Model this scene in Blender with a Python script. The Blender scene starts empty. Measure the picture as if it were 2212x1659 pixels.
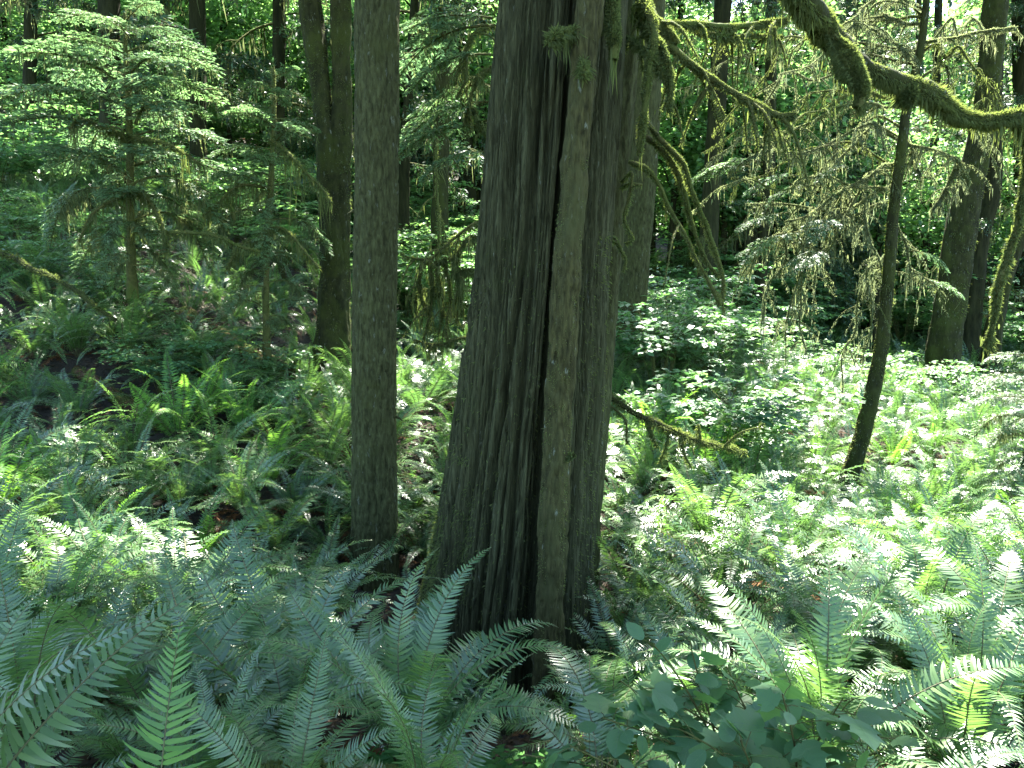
import bpy, math, random
import numpy as np
from mathutils import Matrix, Vector

# ------------------------------------------------------------------ camera, sky, sun, exposure
S = bpy.context.scene
COL = S.collection
CAM_Z = 1.65
F = 1703.0                      # focal length in reference pixels (frame 2212 x 1659)
PITCH = math.radians(8.0)
cam_d = bpy.data.cameras.new("camera")
cam = bpy.data.objects.new("camera", cam_d)
COL.objects.link(cam)
cam.location = (0, 0, CAM_Z)
cam.rotation_euler = (math.radians(90) - PITCH, 0, 0)
cam_d.sensor_width = 36
cam_d.lens = 36 * F / 2212
cam_d.clip_start = 0.05
cam_d.clip_end = 500
S.camera = cam

SUN_EL = math.radians(57)
SUN_AZ = math.radians(18)       # to the right of straight ahead (+Y)
SUNV = np.array([math.sin(SUN_AZ) * math.cos(SUN_EL), math.cos(SUN_AZ) * math.cos(SUN_EL), math.sin(SUN_EL)])
W = bpy.data.worlds.new("World")
S.world = W
W.use_nodes = True
nt = W.node_tree
bg = nt.nodes["Background"]
sky = nt.nodes.new("ShaderNodeTexSky")
sky.sky_type = 'NISHITA'
sky.sun_disc = False
sky.sun_elevation = SUN_EL
sky.sun_rotation = SUN_AZ
nt.links.new(sky.outputs[0], bg.inputs[0])
bg.inputs[1].default_value = 0.10
sd = bpy.data.lights.new("sun", 'SUN')
sd.energy = 5.0
sd.angle = math.radians(0.53)
sd.color = (1.0, 0.95, 0.86)
so = bpy.data.objects.new("sun", sd)
COL.objects.link(so)
so.rotation_euler = Vector(SUNV).to_track_quat('Z', 'Y').to_euler()
so.location = (5, 10, 30)
S.view_settings.view_transform = 'Standard'
S.view_settings.look = 'None'
S.view_settings.gamma = 1
S.view_settings.exposure = 3.38
S.cycles.max_bounces = 6
S.cycles.diffuse_bounces = 4
S.cycles.glossy_bounces = 2
S.cycles.transmission_bounces = 4
S.cycles.caustics_reflective = False
S.cycles.caustics_refractive = False
S.cycles.sample_clamp_indirect = 5
S.cycles.use_denoising = True

R = np.random.default_rng(11)
random.seed(5)

# ------------------------------------------------------------------ small maths
cp_, sp_ = math.cos(PITCH), math.sin(PITCH)
def P(u, v, Y):
    """point seen at reference pixel (u, v), Y metres ahead"""
    a = (u - 1106) / F; b = (829.5 - v) / F
    d = np.array([a, cp_ + b * sp_, -sp_ + b * cp_])
    d = d / d[1] * Y
    return np.array([d[0], Y, CAM_Z + d[2]])
def pix(p):
    x, y, z = p[0], p[1], p[2] - CAM_Z
    f_ = y * cp_ - z * sp_; u_ = y * sp_ + z * cp_
    return 1106 + F * x / f_, 829.5 - F * u_ / f_

def hash3(i, j, k, seed):
    h = (i * 374761393 + j * 668265263 + k * 2147483647 + seed * 974634777).astype(np.int64)
    h = (h ^ (h >> 13)) * 1274126177
    h = h ^ (h >> 16)
    return ((h & 0xffff) / 32767.5) - 1.0
def noise(p, seed=0):
    """value noise, p (N,3) -> -1..1"""
    p = np.asarray(p, float)
    i = np.floor(p).astype(np.int64); f = p - i; f = f * f * (3 - 2 * f)
    r = 0
    for dx in (0, 1):
        wx = f[:, 0] if dx else 1 - f[:, 0]
        for dy in (0, 1):
            wy = f[:, 1] if dy else 1 - f[:, 1]
            for dz in (0, 1):
                wz = f[:, 2] if dz else 1 - f[:, 2]
                r = r + wx * wy * wz * hash3(i[:, 0] + dx, i[:, 1] + dy, i[:, 2] + dz, seed)
    return r
def norm(v):
    return v / np.maximum(np.linalg.norm(v, axis=-1, keepdims=True), 1e-9)
def smooth(pts, n):
    """Catmull-Rom through pts (k,m) -> n samples"""
    p = np.asarray(pts, float)
    if len(p) == 2:
        t = np.linspace(0, 1, n)[:, None]
        return p[0] * (1 - t) + p[1] * t
    e = np.vstack([2 * p[0] - p[1], p, 2 * p[-1] - p[-2]])
    seg = np.linalg.norm(np.diff(p[:, :3], axis=0), axis=1); c = np.concatenate([[0], np.cumsum(seg)]); c /= c[-1]
    s = np.linspace(0, 1, n)
    k = np.clip(np.searchsorted(c, s, side='right') - 1, 0, len(p) - 2)
    t = ((s - c[k]) / (c[k + 1] - c[k]))[:, None]
    a, b, c_, d = e[k], e[k + 1], e[k + 2], e[k + 3]
    return 0.5 * (2 * b + (c_ - a) * t + (2 * a - 5 * b + 4 * c_ - d) * t ** 2 + (3 * b - a - 3 * c_ + d) * t ** 3)
def frames(path):
    T = norm(np.gradient(path, axis=0))
    ref = np.array([0, 0, 1.0]) if abs(T[0][2]) < 0.9 else np.array([1.0, 0, 0])
    N = np.zeros_like(T); n = norm(np.cross(np.cross(T[0], ref), T[0])); N[0] = n
    for i in range(1, len(T)):
        n = n - T[i] * np.dot(n, T[i]); n = n / max(np.linalg.norm(n), 1e-9); N[i] = n
    return T, N, np.cross(T, N)
def mat4(loc=(0, 0, 0), rz=0, rx=0, ry=0, s=1):
    return np.array(Matrix.Translation(loc) @ Matrix.Rotation(rz, 4, 'Z') @ Matrix.Rotation(ry, 4, 'Y') @ Matrix.Rotation(rx, 4, 'X') @ Matrix.Scale(s, 4))

# ------------------------------------------------------------------ geometry collector (all quads)
class G:
    def __init__(s): s.V = []; s.Q = []; s.M = []; s.n = 0
    def add(s, V, Q, m=0):
        V = np.asarray(V, float).reshape(-1, 3); Q = np.asarray(Q, np.int64).reshape(-1, 4)
        s.V.append(V); s.Q.append(Q + s.n); s.M.append(np.full(len(Q), m, np.int32) if np.isscalar(m) else m); s.n += len(V)
        return s
    def arrays(s):
        if not s.V: return np.zeros((0, 3)), np.zeros((0, 4), np.int64), np.zeros(0, np.int32)
        return np.vstack(s.V), np.vstack(s.Q), np.concatenate(s.M)
    def scatter(s, src, mats):
        V, Q, M = src.arrays(); mats = np.asarray(mats)
        if not len(mats) or not len(V): return s
        VV = np.einsum('kij,nj->kni', mats[:, :3, :3], V) + mats[:, None, :3, 3]
        QQ = Q[None] + (np.arange(len(mats)) * len(V))[:, None, None]
        return s.add(VV.reshape(-1, 3), QQ.reshape(-1, 4), np.tile(M, len(mats)))
    def mesh(s, name, mats, sm=True):
        V, Q, M = s.arrays()
        me = bpy.data.meshes.new(name)
        me.vertices.add(len(V)); me.vertices.foreach_set("co", V.astype(np.float32).ravel())
        me.loops.add(len(Q) * 4); me.loops.foreach_set("vertex_index", Q.astype(np.int32).ravel())
        me.polygons.add(len(Q)); me.polygons.foreach_set("loop_start", np.arange(0, len(Q) * 4, 4, dtype=np.int32))
        me.polygons.foreach_set("material_index", M.astype(np.int32))
        me.polygons.foreach_set("use_smooth", np.full(len(Q), sm))
        for m in mats: me.materials.append(m)
        me.update(calc_edges=True)
        return me

def link(name, data, parent=None, loc=(0, 0, 0)):
    o = bpy.data.objects.new(name, data); COL.objects.link(o); o.location = loc
    if parent is not None: o.parent = parent
    return o
def tag(o, label=None, cat=None, group=None, kind=None):
    if label: o['label'] = label
    if cat: o['category'] = cat
    if group: o['group'] = group
    if kind: o['kind'] = kind
    return o
def thing(name, loc, label, cat, group=None):
    return tag(link(name, None, None, tuple(loc)), label, cat, group)
def part(name, g, mats, parent, sm=True, origin=None):
    """g is in world space; the parent sits unrotated at parent.location"""
    if origin is None:
        o = Vector((0, 0, 0)); p = parent
        while p is not None: o += p.location; p = p.parent
        origin = np.array(o)
    h = G(); V, Q, M = g.arrays(); h.add(V - origin, Q, M)
    return link(name, h.mesh(name, mats, sm), parent)

# ------------------------------------------------------------------ materials
def new_mat(name):
    m = bpy.data.materials.new(name); m.use_nodes = True
    t = m.node_tree; t.nodes.clear()
    return m, t, t.nodes.new, t.links.new
def leafmat(name, col, tr, rough=0.45, mixf=0.38, spec=0.5, col2=None, island=True):
    m, t, N, L = new_mat(name)
    out = N("ShaderNodeOutputMaterial"); pr = N("ShaderNodeBsdfPrincipled"); tl = N("ShaderNodeBsdfTranslucent"); mx = N("ShaderNodeMixShader")
    oi = N("ShaderNodeObjectInfo"); ge = N("ShaderNodeNewGeometry")
    ad = N("ShaderNodeMath"); ad.operation = 'MULTIPLY_ADD'; ad.inputs[1].default_value = 0.55
    L(ge.outputs["Random Per Island"], ad.inputs[0])
    m2 = N("ShaderNodeMath"); m2.operation = 'MULTIPLY'; m2.inputs[1].default_value = 0.45
    L(oi.outputs["Random"], m2.inputs[0]); L(m2.outputs[0], ad.inputs[2])
    def ramp(c, k):
        r = N("ShaderNodeMix"); r.data_type = 'RGBA'
        c2 = k if k is not None else (min(1, c[0] * 1.75), min(1, c[1] * 1.4), c[2] * 0.95)
        r.inputs[6].default_value = (c[0] * 0.62, c[1] * 0.68, c[2] * 0.8, 1)
        r.inputs[7].default_value = (*c2, 1)
        L(ad.outputs[0], r.inputs[0]); return r
    a = ramp(col, col2); b = ramp(tr, (min(1, tr[0] * 1.5), min(1, tr[1] * 1.4), tr[2] * 1.1))
    L(a.outputs[2], pr.inputs["Base Color"]); L(b.outputs[2], tl.inputs["Color"])
    pr.inputs["Roughness"].default_value = rough; pr.inputs["Specular IOR Level"].default_value = spec
    mx.inputs[0].default_value = mixf
    L(pr.outputs[0], mx.inputs[1]); L(tl.outputs[0], mx.inputs[2]); L(mx.outputs[0], out.inputs[0])
    return m
def barkmat(name, c1, c2, scale=(14, 14, 1.6), moss=0.3, mosscol=(0.05, 0.075, 0.014), rough=0.9, bump=0.6, lichen=0.0, dist=0.02, mossscale=1.3):
    m, t, N, L = new_mat(name)
    out = N("ShaderNodeOutputMaterial"); pr = N("ShaderNodeBsdfPrincipled"); L(pr.outputs[0], out.inputs[0])
    tc = N("ShaderNodeTexCoord"); mp = N("ShaderNodeMapping"); mp.inputs["Scale"].default_value = scale
    L(tc.outputs["Object"], mp.inputs[0])
    n1 = N("ShaderNodeTexNoise"); n1.inputs["Scale"].default_value = 1; n1.inputs["Detail"].default_value = 7; n1.inputs["Roughness"].default_value = 0.65
    n1.inputs["Distortion"].default_value = 0.4
    L(mp.outputs[0], n1.inputs["Vector"])
    r1 = N("ShaderNodeValToRGB"); r1.color_ramp.elements[0].position = 0.34; r1.color_ramp.elements[1].position = 0.66
    r1.color_ramp.elements[0].color = (*c1, 1); r1.color_ramp.elements[1].color = (*c2, 1)
    L(n1.outputs[0], r1.inputs[0])
    col = r1.outputs[0]
    n2 = N("ShaderNodeTexNoise"); n2.inputs["Scale"].default_value = mossscale; n2.inputs["Detail"].default_value = 8; n2.inputs["Roughness"].default_value = 0.7
    L(tc.outputs["Object"], n2.inputs["Vector"])
    r2 = N("ShaderNodeValToRGB"); r2.color_ramp.elements[0].position = 0.62 - moss * 0.4; r2.color_ramp.elements[1].position = 0.78 - moss * 0.4
    L(n2.outputs[0], r2.inputs[0])
    mx = N("ShaderNodeMix"); mx.data_type = 'RGBA'; mx.inputs[7].default_value = (*mosscol, 1)
    L(r2.outputs[0], mx.inputs[0]); L(col, mx.inputs[6]); col = mx.outputs[2]
    if lichen > 0:
        mp3 = N("ShaderNodeMapping"); mp3.inputs["Scale"].default_value = (1, 1, 0.35); L(tc.outputs["Object"], mp3.inputs[0])
        n3 = N("ShaderNodeTexNoise"); n3.inputs["Scale"].default_value = 26; n3.inputs["Detail"].default_value = 5; n3.inputs["Roughness"].default_value = 0.7
        L(mp3.outputs[0], n3.inputs["Vector"])
        r3 = N("ShaderNodeValToRGB"); r3.color_ramp.elements[0].position = 0.64 - lichen * 0.15; r3.color_ramp.elements[1].position = 0.70 - lichen * 0.15
        L(n3.outputs[0], r3.inputs[0])
        m3 = N("ShaderNodeMix"); m3.data_type = 'RGBA'; m3.inputs[7].default_value = (0.15, 0.17, 0.125, 1)
        sc = N("ShaderNodeMath"); sc.operation = 'MULTIPLY'; sc.inputs[1].default_value = 0.75; L(r3.outputs[0], sc.inputs[0])
        L(sc.outputs[0], m3.inputs[0]); L(col, m3.inputs[6]); col = m3.outputs[2]
    L(col, pr.inputs["Base Color"]); pr.inputs["Roughness"].default_value = rough; pr.inputs["Specular IOR Level"].default_value = 0.08
    nf = N("ShaderNodeTexNoise"); nf.inputs["Scale"].default_value = 3.3; nf.inputs["Detail"].default_value = 6; L(mp.outputs[0], nf.inputs["Vector"])
    sm = N("ShaderNodeMath"); sm.operation = 'ADD'; L(n1.outputs[0], sm.inputs[0]); L(nf.outputs[0], sm.inputs[1])
    bp = N("ShaderNodeBump"); bp.inputs["Strength"].default_value = bump; bp.inputs["Distance"].default_value = dist
    L(sm.outputs[0], bp.inputs["Height"]); L(bp.outputs[0], pr.inputs["Normal"])
    return m
def plainmat(name, c1, c2, scale=6, rough=0.95, bump=0.5, dist=0.03):
    m, t, N, L = new_mat(name)
    out = N("ShaderNodeOutputMaterial"); pr = N("ShaderNodeBsdfPrincipled"); L(pr.outputs[0], out.inputs[0])
    tc = N("ShaderNodeTexCoord"); n1 = N("ShaderNodeTexNoise"); n1.inputs["Scale"].default_value = scale; n1.inputs["Detail"].default_value = 10; n1.inputs["Roughness"].default_value = 0.7
    L(tc.outputs["Object"], n1.inputs["Vector"])
    r1 = N("ShaderNodeValToRGB"); r1.color_ramp.elements[0].position = 0.35; r1.color_ramp.elements[1].position = 0.65
    r1.color_ramp.elements[0].color = (*c1, 1); r1.color_ramp.elements[1].color = (*c2, 1)
    L(n1.outputs[0], r1.inputs[0]); L(r1.outputs[0], pr.inputs["Base Color"]); pr.inputs["Roughness"].default_value = rough
    bp = N("ShaderNodeBump"); bp.inputs["Strength"].default_value = bump; bp.inputs["Distance"].default_value = dist
    L(n1.outputs[0], bp.inputs["Height"]); L(bp.outputs[0], pr.inputs["Normal"])
    return m

M_FERN = leafmat("fern_leaf", (0.055, 0.130, 0.048), (0.14, 0.29, 0.06), rough=0.36, mixf=0.34, spec=0.75)
M_FERNY = leafmat("young_fern_leaf", (0.075, 0.20, 0.045), (0.18, 0.40, 0.05), rough=0.42, mixf=0.42)
M_STEM = plainmat("fern_stem", (0.05, 0.045, 0.015), (0.09, 0.10, 0.03), 20, 0.7, 0.2)
M_DEAD = leafmat("dead_frond", (0.10, 0.055, 0.025), (0.16, 0.08, 0.03), rough=0.8, mixf=0.25, spec=0.2)
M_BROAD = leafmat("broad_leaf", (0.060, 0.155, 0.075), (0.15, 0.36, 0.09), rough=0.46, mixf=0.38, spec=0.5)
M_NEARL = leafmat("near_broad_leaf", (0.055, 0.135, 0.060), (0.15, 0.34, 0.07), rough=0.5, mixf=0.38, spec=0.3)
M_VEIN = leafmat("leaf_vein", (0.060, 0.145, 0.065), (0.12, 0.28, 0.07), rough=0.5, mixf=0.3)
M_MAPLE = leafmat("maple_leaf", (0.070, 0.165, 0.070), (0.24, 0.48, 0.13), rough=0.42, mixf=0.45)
M_NEED = leafmat("hemlock_needle", (0.085, 0.165, 0.085), (0.20, 0.37, 0.15), rough=0.5, mixf=0.42)
M_DNEED = leafmat("dark_needle", (0.026, 0.075, 0.040), (0.06, 0.15, 0.05), rough=0.5, mixf=0.25)
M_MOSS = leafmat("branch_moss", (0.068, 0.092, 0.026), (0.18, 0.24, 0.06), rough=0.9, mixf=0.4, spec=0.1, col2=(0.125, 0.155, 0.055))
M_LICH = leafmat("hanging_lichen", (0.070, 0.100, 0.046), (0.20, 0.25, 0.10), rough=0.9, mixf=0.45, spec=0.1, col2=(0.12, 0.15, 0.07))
M_PALE = leafmat("sunlit_moss", (0.125, 0.145, 0.075), (0.26, 0.32, 0.15), rough=0.9, mixf=0.45, spec=0.1, col2=(0.15, 0.18, 0.09))  # paler copy of the branch moss, sunlight put into its colour
M_CEDAR = barkmat("cedar_bark", (0.024, 0.026, 0.011), (0.086, 0.094, 0.043), (60, 60, 4), moss=0.16, mosscol=(0.045, 0.06, 0.02), bump=1.0, lichen=0.03, dist=0.02)
M_SLIM = barkmat("mossy_slim_bark", (0.018, 0.018, 0.007), (0.070, 0.070, 0.025), (42, 42, 9), moss=0.36, mosscol=(0.050, 0.055, 0.020), bump=0.8, lichen=0.08, dist=0.01, mossscale=3)
M_HEM = barkmat("hemlock_bark", (0.022, 0.024, 0.009), (0.074, 0.083, 0.032), (38, 38, 10), moss=0.22, mosscol=(0.050, 0.058, 0.018), bump=0.9, lichen=0.10, dist=0.012, mossscale=2)
M_MBARK = barkmat("mossy_maple_bark", (0.013, 0.015, 0.006), (0.036, 0.040, 0.014), (14, 14, 5), moss=0.45, mosscol=(0.036, 0.046, 0.011), bump=0.9, lichen=0.15, dist=0.02, mossscale=2.5)
M_DBARK = barkmat("dark_far_bark", (0.012, 0.014, 0.006), (0.034, 0.038, 0.015), (10, 10, 2), moss=0.15, mosscol=(0.035, 0.048, 0.014), bump=0.8, dist=0.03)
M_WOOD = barkmat("rotten_wood", (0.020, 0.012, 0.007), (0.115, 0.070, 0.038), (2, 18, 18), moss=0.45, bump=0.9, dist=0.02, mossscale=4)
M_TWIG = barkmat("mossy_twig", (0.040, 0.045, 0.014), (0.095, 0.10, 0.032), (20, 20, 20), moss=0.4, bump=0.5, dist=0.01)
M_SOIL = plainmat("forest_soil", (0.012, 0.010, 0.005), (0.036, 0.028, 0.015), 5, 0.97, 0.8, 0.05)
M_LITTER = leafmat("leaf_litter", (0.045, 0.033, 0.018), (0.08, 0.05, 0.02), rough=0.8, mixf=0.1, spec=0.2)
M_OX = leafmat("ground_leaf", (0.045, 0.14, 0.040), (0.12, 0.28, 0.05), rough=0.85, mixf=0.35, spec=0.15)

# ------------------------------------------------------------------ terrain
CTRL = [(-3, 0, .15), (0, 0, .1), (3, 0, .1), (-3, -4, .4), (3, -4, .3), (-12, -4, 1.5), (12, -4, .6)]
CTRL = [np.array(c, float) for c in CTRL]
for c in [(700, 1690, 2.1), (960, 1700, 2.7), (1900, 1680, 2.9), (1200, 1570, 4.6), (1060, 1530, 4.9), (1320, 1530, 4.8), (810, 1275, 6.3), (300, 1560, 2.8), (2150, 1450, 3.9),
          (1600, 1400, 4.3), (1500, 1180, 6.2), (2000, 1200, 6.5), (1826, 1100, 8.8), (2200, 1050, 9.5), (2040, 910, 16.5), (2170, 830, 20), (1600, 800, 20),
          (100, 1250, 5.2), (500, 1180, 6.2), (392, 700, 10.8), (625, 815, 10.0), (160, 765, 8.8), (345, 935, 7.9), (50, 900, 8.3), (200, 630, 11), (60, 440, 15), (570, 800, 10.3), (710, 905, 11),
          (450, 500, 15), (900, 900, 9), (800, 640, 17), (1000, 720, 15), (1000, 450, 30), (1400, 715, 14), (1390, 960, 8.8), (1530, 620, 24), (1370, 790, 12),
          (1640, 690, 26), (1800, 690, 32), (2150, 690, 34), (500, 250, 30), (1100, 400, 45), (1700, 590, 50), (2200, 610, 50), (0, 190, 30), (1106, 300, 75), (-900, 60, 45), (2212, 560, 80), (3300, 500, 45),
          (-1200, 600, 9), (3000, 900, 9), (-400, 400, 15)]:
    CTRL.append(P(*c))
CTRL = np.array(CTRL)
def tps(r2): return np.where(r2 > 0, r2 * np.log(np.maximum(r2, 1e-9)) * .5, 0)
_n = len(CTRL)
_d2 = ((CTRL[:, None, :2] - CTRL[None, :, :2]) ** 2).sum(-1)
_A = np.zeros((_n + 3, _n + 3)); _A[:_n, :_n] = tps(_d2) + np.eye(_n) * 1.4
_A[:_n, _n] = 1; _A[:_n, _n + 1:] = CTRL[:, :2]; _A[_n, :_n] = 1; _A[_n + 1:, :_n] = CTRL[:, :2].T
_w = np.linalg.solve(_A, np.concatenate([CTRL[:, 2], [0, 0, 0]]))
def gz(x, y):
    x = np.atleast_1d(np.asarray(x, float)); y = np.atleast_1d(np.asarray(y, float))
    out = np.zeros(x.size)
    for i in range(0, x.size, 20000):
        q = np.stack([x.ravel()[i:i + 20000], y.ravel()[i:i + 20000]], 1)
        d2 = ((q[:, None] - CTRL[None, :, :2]) ** 2).sum(-1)
        z = tps(d2) @ _w[:_n] + _w[_n] + q @ _w[_n + 1:]
        p3 = np.column_stack([q * 0.9, np.zeros(len(q))])
        out[i:i + 20000] = z + 0.10 * noise(p3, 3) + 0.04 * noise(p3 * 3.1, 4)
    return out
def gz1(x, y): return float(gz(x, y)[0])
g = G()
t = np.linspace(-1, 1, 260)
gx = np.sign(t) * (np.abs(t) * 18 + np.abs(t) ** 4 * 90)
t2 = np.linspace(0, 1, 300)
gy = -10 + t2 * 42 + t2 ** 4 * 110
X, Y_ = np.meshgrid(gx, gy)
Z = gz(X, Y_).reshape(X.shape)
Z = np.clip(Z, -6, 16)
idx = np.arange(X.size).reshape(X.shape)
g.add(np.stack([X, Y_, Z], -1).reshape(-1, 3), np.stack([idx[:-1, :-1], idx[:-1, 1:], idx[1:, 1:], idx[1:, :-1]], -1).reshape(-1, 4))
tag(link("ground", g.mesh("ground", [M_SOIL])), "dark brown forest soil under the ferns", "ground", kind="structure")

# ------------------------------------------------------------------ primitives
def tube(g, path, rad, n=8, m=0, rough=0.0, seed=0, close=True):
    path = np.asarray(path, float); rad = np.broadcast_to(np.asarray(rad, float), (len(path),))
    T, N, B = frames(path)
    a = np.linspace(0, 2 * np.pi, n, endpoint=False)
    D = np.cos(a)[None, :, None] * N[:, None] + np.sin(a)[None, :, None] * B[:, None]
    r = rad[:, None] * np.ones((1, n))
    if rough:
        q = (path[:, None] + D * rad[:, None, None]).reshape(-1, 3)
        r = r * (1 + rough * noise(q * (0.9 / max(rad.mean(), 0.01)), seed).reshape(r.shape))
    V = path[:, None] + D * r[..., None]
    k = len(path); i = np.arange(k * n).reshape(k, n); j = np.roll(i, -1, 1)
    g.add(V.reshape(-1, 3), np.stack([i[:-1], j[:-1], j[1:], i[1:]], -1).reshape(-1, 4), m)
    return T, N, B
def leaves(g, pos, d, nrm, length, width, m=0, fold=0.12, wide=0.45):
    """folded rhombic leaves: pos, d, nrm (N,3); length, width (N,)"""
    d = norm(d); s = norm(np.cross(d, nrm)); n = np.cross(s, d)
    length = np.broadcast_to(np.asarray(length, float), (len(pos),))[:, None]; width = np.broadcast_to(np.asarray(width, float), (len(pos),))[:, None]
    mid = pos + d * length * wide + n * width * fold
    V = np.stack([pos, mid + s * width * .5, pos + d * length, mid - s * width * .5], 1)
    k = len(pos)
    g.add(V.reshape(-1, 3), np.arange(k * 4).reshape(k, 4), m)
def rdir(k, zscale=1.0):
    v = R.normal(size=(k, 3)); v[:, 2] *= zscale; return norm(v)

# frond of sword fern: starts at origin, heads +X
def frond(L=1.0, th0=75, th1=-10, pw=1.6, npin=40, plen=0.085, lod=0, bend=0.0, m=0, start=0.12, mstem=1):
    n = 28 if lod == 0 else (14 if lod == 1 else 8)
    s = np.linspace(0, 1, n); th = np.radians(th0 + (th1 - th0) * s ** (1 / pw if pw < 1 else 1.0) ** 1)
    th = np.radians(th0 + (th1 - th0) * s ** pw)
    yaw = bend * s ** 2
    T = np.stack([np.cos(th) * np.cos(yaw), np.cos(th) * np.sin(yaw), np.sin(th)], 1)
    pth = np.concatenate([[[0, 0, 0]], np.cumsum((T[1:] + T[:-1]) / 2 * L / (n - 1), axis=0)])
    g = G()
    if lod < 2: tube(g, pth, np.linspace(0.0045, 0.001, n) * (L ** .5), 4 if lod == 0 else 3, mstem)
    k = npin; si = start + (1 - start) * (np.arange(k) + .5) / k
    ctr = np.stack([np.interp(si, s, pth[:, c]) for c in range(3)], 1); Ti = norm(np.stack([np.interp(si, s, T[:, c]) for c in range(3)], 1))
    side0 = norm(np.cross(np.array([0, 0, 1.0]), Ti) + 1e-6)
    up = np.cross(Ti, side0)
    x = (si - start) / (1 - start)
    prof = np.minimum(1, 0.55 + x * 2.2) * np.minimum(1, ((1 - x) / 0.55)) ** 0.75
    prof = np.maximum(prof, 0.06)
    wid = (1 - start) * L / k * 0.86
    for sg in (1, -1):
        ln = plen * prof * (1 + R.normal(size=k) * 0.07) * np.where(R.random(k) < .035, R.uniform(.25, .7, k), 1)
        sw = np.radians(5 + 26 * x ** 2 + R.normal(size=k) * 3.5)
        lift = np.radians(R.normal(size=k) * 7 + 8)
        side = sg * side0
        d = side * (np.cos(sw) * np.cos(lift))[:, None] + Ti * np.sin(sw)[:, None] + up * (np.sin(lift))[:, None]
        d = norm(d)
        base = ctr + Ti * (R.normal(size=(k, 1)) * wid * .1)
        if lod == 0:
            tt = np.array([0.0, 0.12, 0.5, 0.82, 1.0]); ww = np.array([0.35, 1.0, 0.85, 0.5, 0.06])
            w_ = wid * (0.55 + 0.45 * prof)
            Vs = []
            for q in range(5):
                c = base + d * (ln * tt[q])[:, None] + Ti * (ln * 0.20 * tt[q] ** 2)[:, None] - up * (ln * 0.18 * tt[q] ** 2)[:, None]
                Vs.append(c - Ti * (w_ * ww[q] * .5)[:, None]); Vs.append(c + Ti * (w_ * ww[q] * .5)[:, None])
            V = np.stack(Vs, 1)
            b = np.arange(k)[:, None, None] * 10
            f = np.array([[0, 1, 3, 2], [2, 3, 5, 4], [4, 5, 7, 6], [6, 7, 9, 8]])[None] if sg > 0 else np.array([[1, 0, 2, 3], [3, 2, 4, 5], [5, 4, 6, 7], [7, 6, 8, 9]])[None]
            g.add(V.reshape(-1, 3), (b + f).reshape(-1, 4), m)
        else:
            c1 = base + d * (ln * .45)[:, None] + up * (wid * .1)
            tip = base + d * ln[:, None] + Ti * (ln * .14)[:, None] - up * (ln * .16)[:, None]
            V = np.stack([base, c1 - Ti * wid * .5, tip, c1 + Ti * wid * .5], 1)
            g.add(V.reshape(-1, 3), np.arange(k * 4).reshape(k, 4), m)
    return g

# pools
POOL0 = []; POOL1 = []
for i in range(9):
    a = [(80, -35), (84, 5), (72, -55), (62, -60), (78, -15), (58, -40), (86, 30), (70, -30), (48, -50)][i]
    kw = dict(th0=a[0], th1=a[1], pw=[1.4, 1.8, 1.1, 1.2, 1.7, 1.3, 1.6, 1.0, 1.2][i], bend=R.normal() * .25)
    POOL0.append((frond(1.0, npin=56, plen=0.088, lod=0, **kw), a[0]))
    POOL1.append((frond(1.0, npin=50, plen=0.092, lod=1, **kw), a[0]))
POOL0M = [(g_.mesh("frond", [M_FERN, M_STEM]), a) for g_, a in POOL0]
POOL0Y = [(g_.mesh("frond", [M_FERNY, M_STEM]), a) for g_, a in POOL0]
DEADM = POOL0[2][0].mesh("frond", [M_DEAD, M_STEM])

def fern_things(x, y, n, L, label, group, young=False, pick=None, z=None, az=None, tilt=0.0):
    zz = gz1(x, y) if z is None else z
    o = thing("sword_fern", (x, y, zz + 0.03), label, "fern", group)
    pool = POOL0Y if young else POOL0M
    a0 = R.uniform(0, 6.28)
    for i in range(n):
        me, th = pool[R.integers(len(pool)) if pick is None else pick[i % len(pick)]]
        f = link("frond", me, o)
        aa = (a0 + i * 2.39996 + R.normal() * .2) if az is None else math.radians(az[i % len(az)] + R.normal() * 4)
        s = L * R.uniform(.75, 1.1)
        f.matrix_local = Matrix.Translation((math.cos(aa) * .03, math.sin(aa) * .03, 0)) @ Matrix.Rotation(aa, 4, 'Z') @ Matrix.Rotation(R.normal() * .10 + tilt, 4, 'Y') @ Matrix.Rotation(R.normal() * .22, 4, 'X') @ Matrix.Scale(s, 4)
    if az is None:
        for i in range(2):
            f = link("frond", DEADM, o); tag(f, "dead brown frond")
            aa = R.uniform(0, 6.28)
            f.matrix_local = Matrix.Rotation(aa, 4, 'Z') @ Matrix.Rotation(.75, 4, 'Y') @ Matrix.Rotation(R.normal() * .4, 4, 'X') @ Matrix.Scale(L * .8, 4)
    return o
def fern_geo(pool, n, dead=4):
    g = G(); a0 = R.uniform(0, 6.28)
    for i in range(n):
        src, th = pool[R.integers(len(pool))]
        aa = a0 + i * 2.39996 + R.normal() * .2
        g.scatter(src, [mat4((math.cos(aa) * .03, math.sin(aa) * .03, 0), aa, R.normal() * .25, R.normal() * .12, R.uniform(.7, 1.1))])
    for i in range(dead):
        src, th = pool[2]
        h = G(); V, Q, M = src.arrays(); h.add(V, Q, np.full(len(Q), 2))
        g.scatter(h, [mat4((0, 0, 0), R.uniform(0, 6.28), R.normal() * .3, .8, R.uniform(.6, .9))])
    return g
POOL2 = [(frond(1.0, th0=a, th1=b, pw=1.3, npin=20, plen=0.10, lod=2), a) for a, b in [(80, 0), (70, -25), (85, 30), (60, -20), (50, -35)]]
FERN_MID = [fern_geo(POOL1, n).mesh("sword_fern", [M_FERN, M_STEM, M_DEAD]) for n in (16, 19, 22, 15, 20, 24)]
FERN_MIDY = [fern_geo(POOL1, n, 0).mesh("sword_fern", [M_FERNY, M_STEM, M_DEAD]) for n in (16, 20)]
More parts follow.
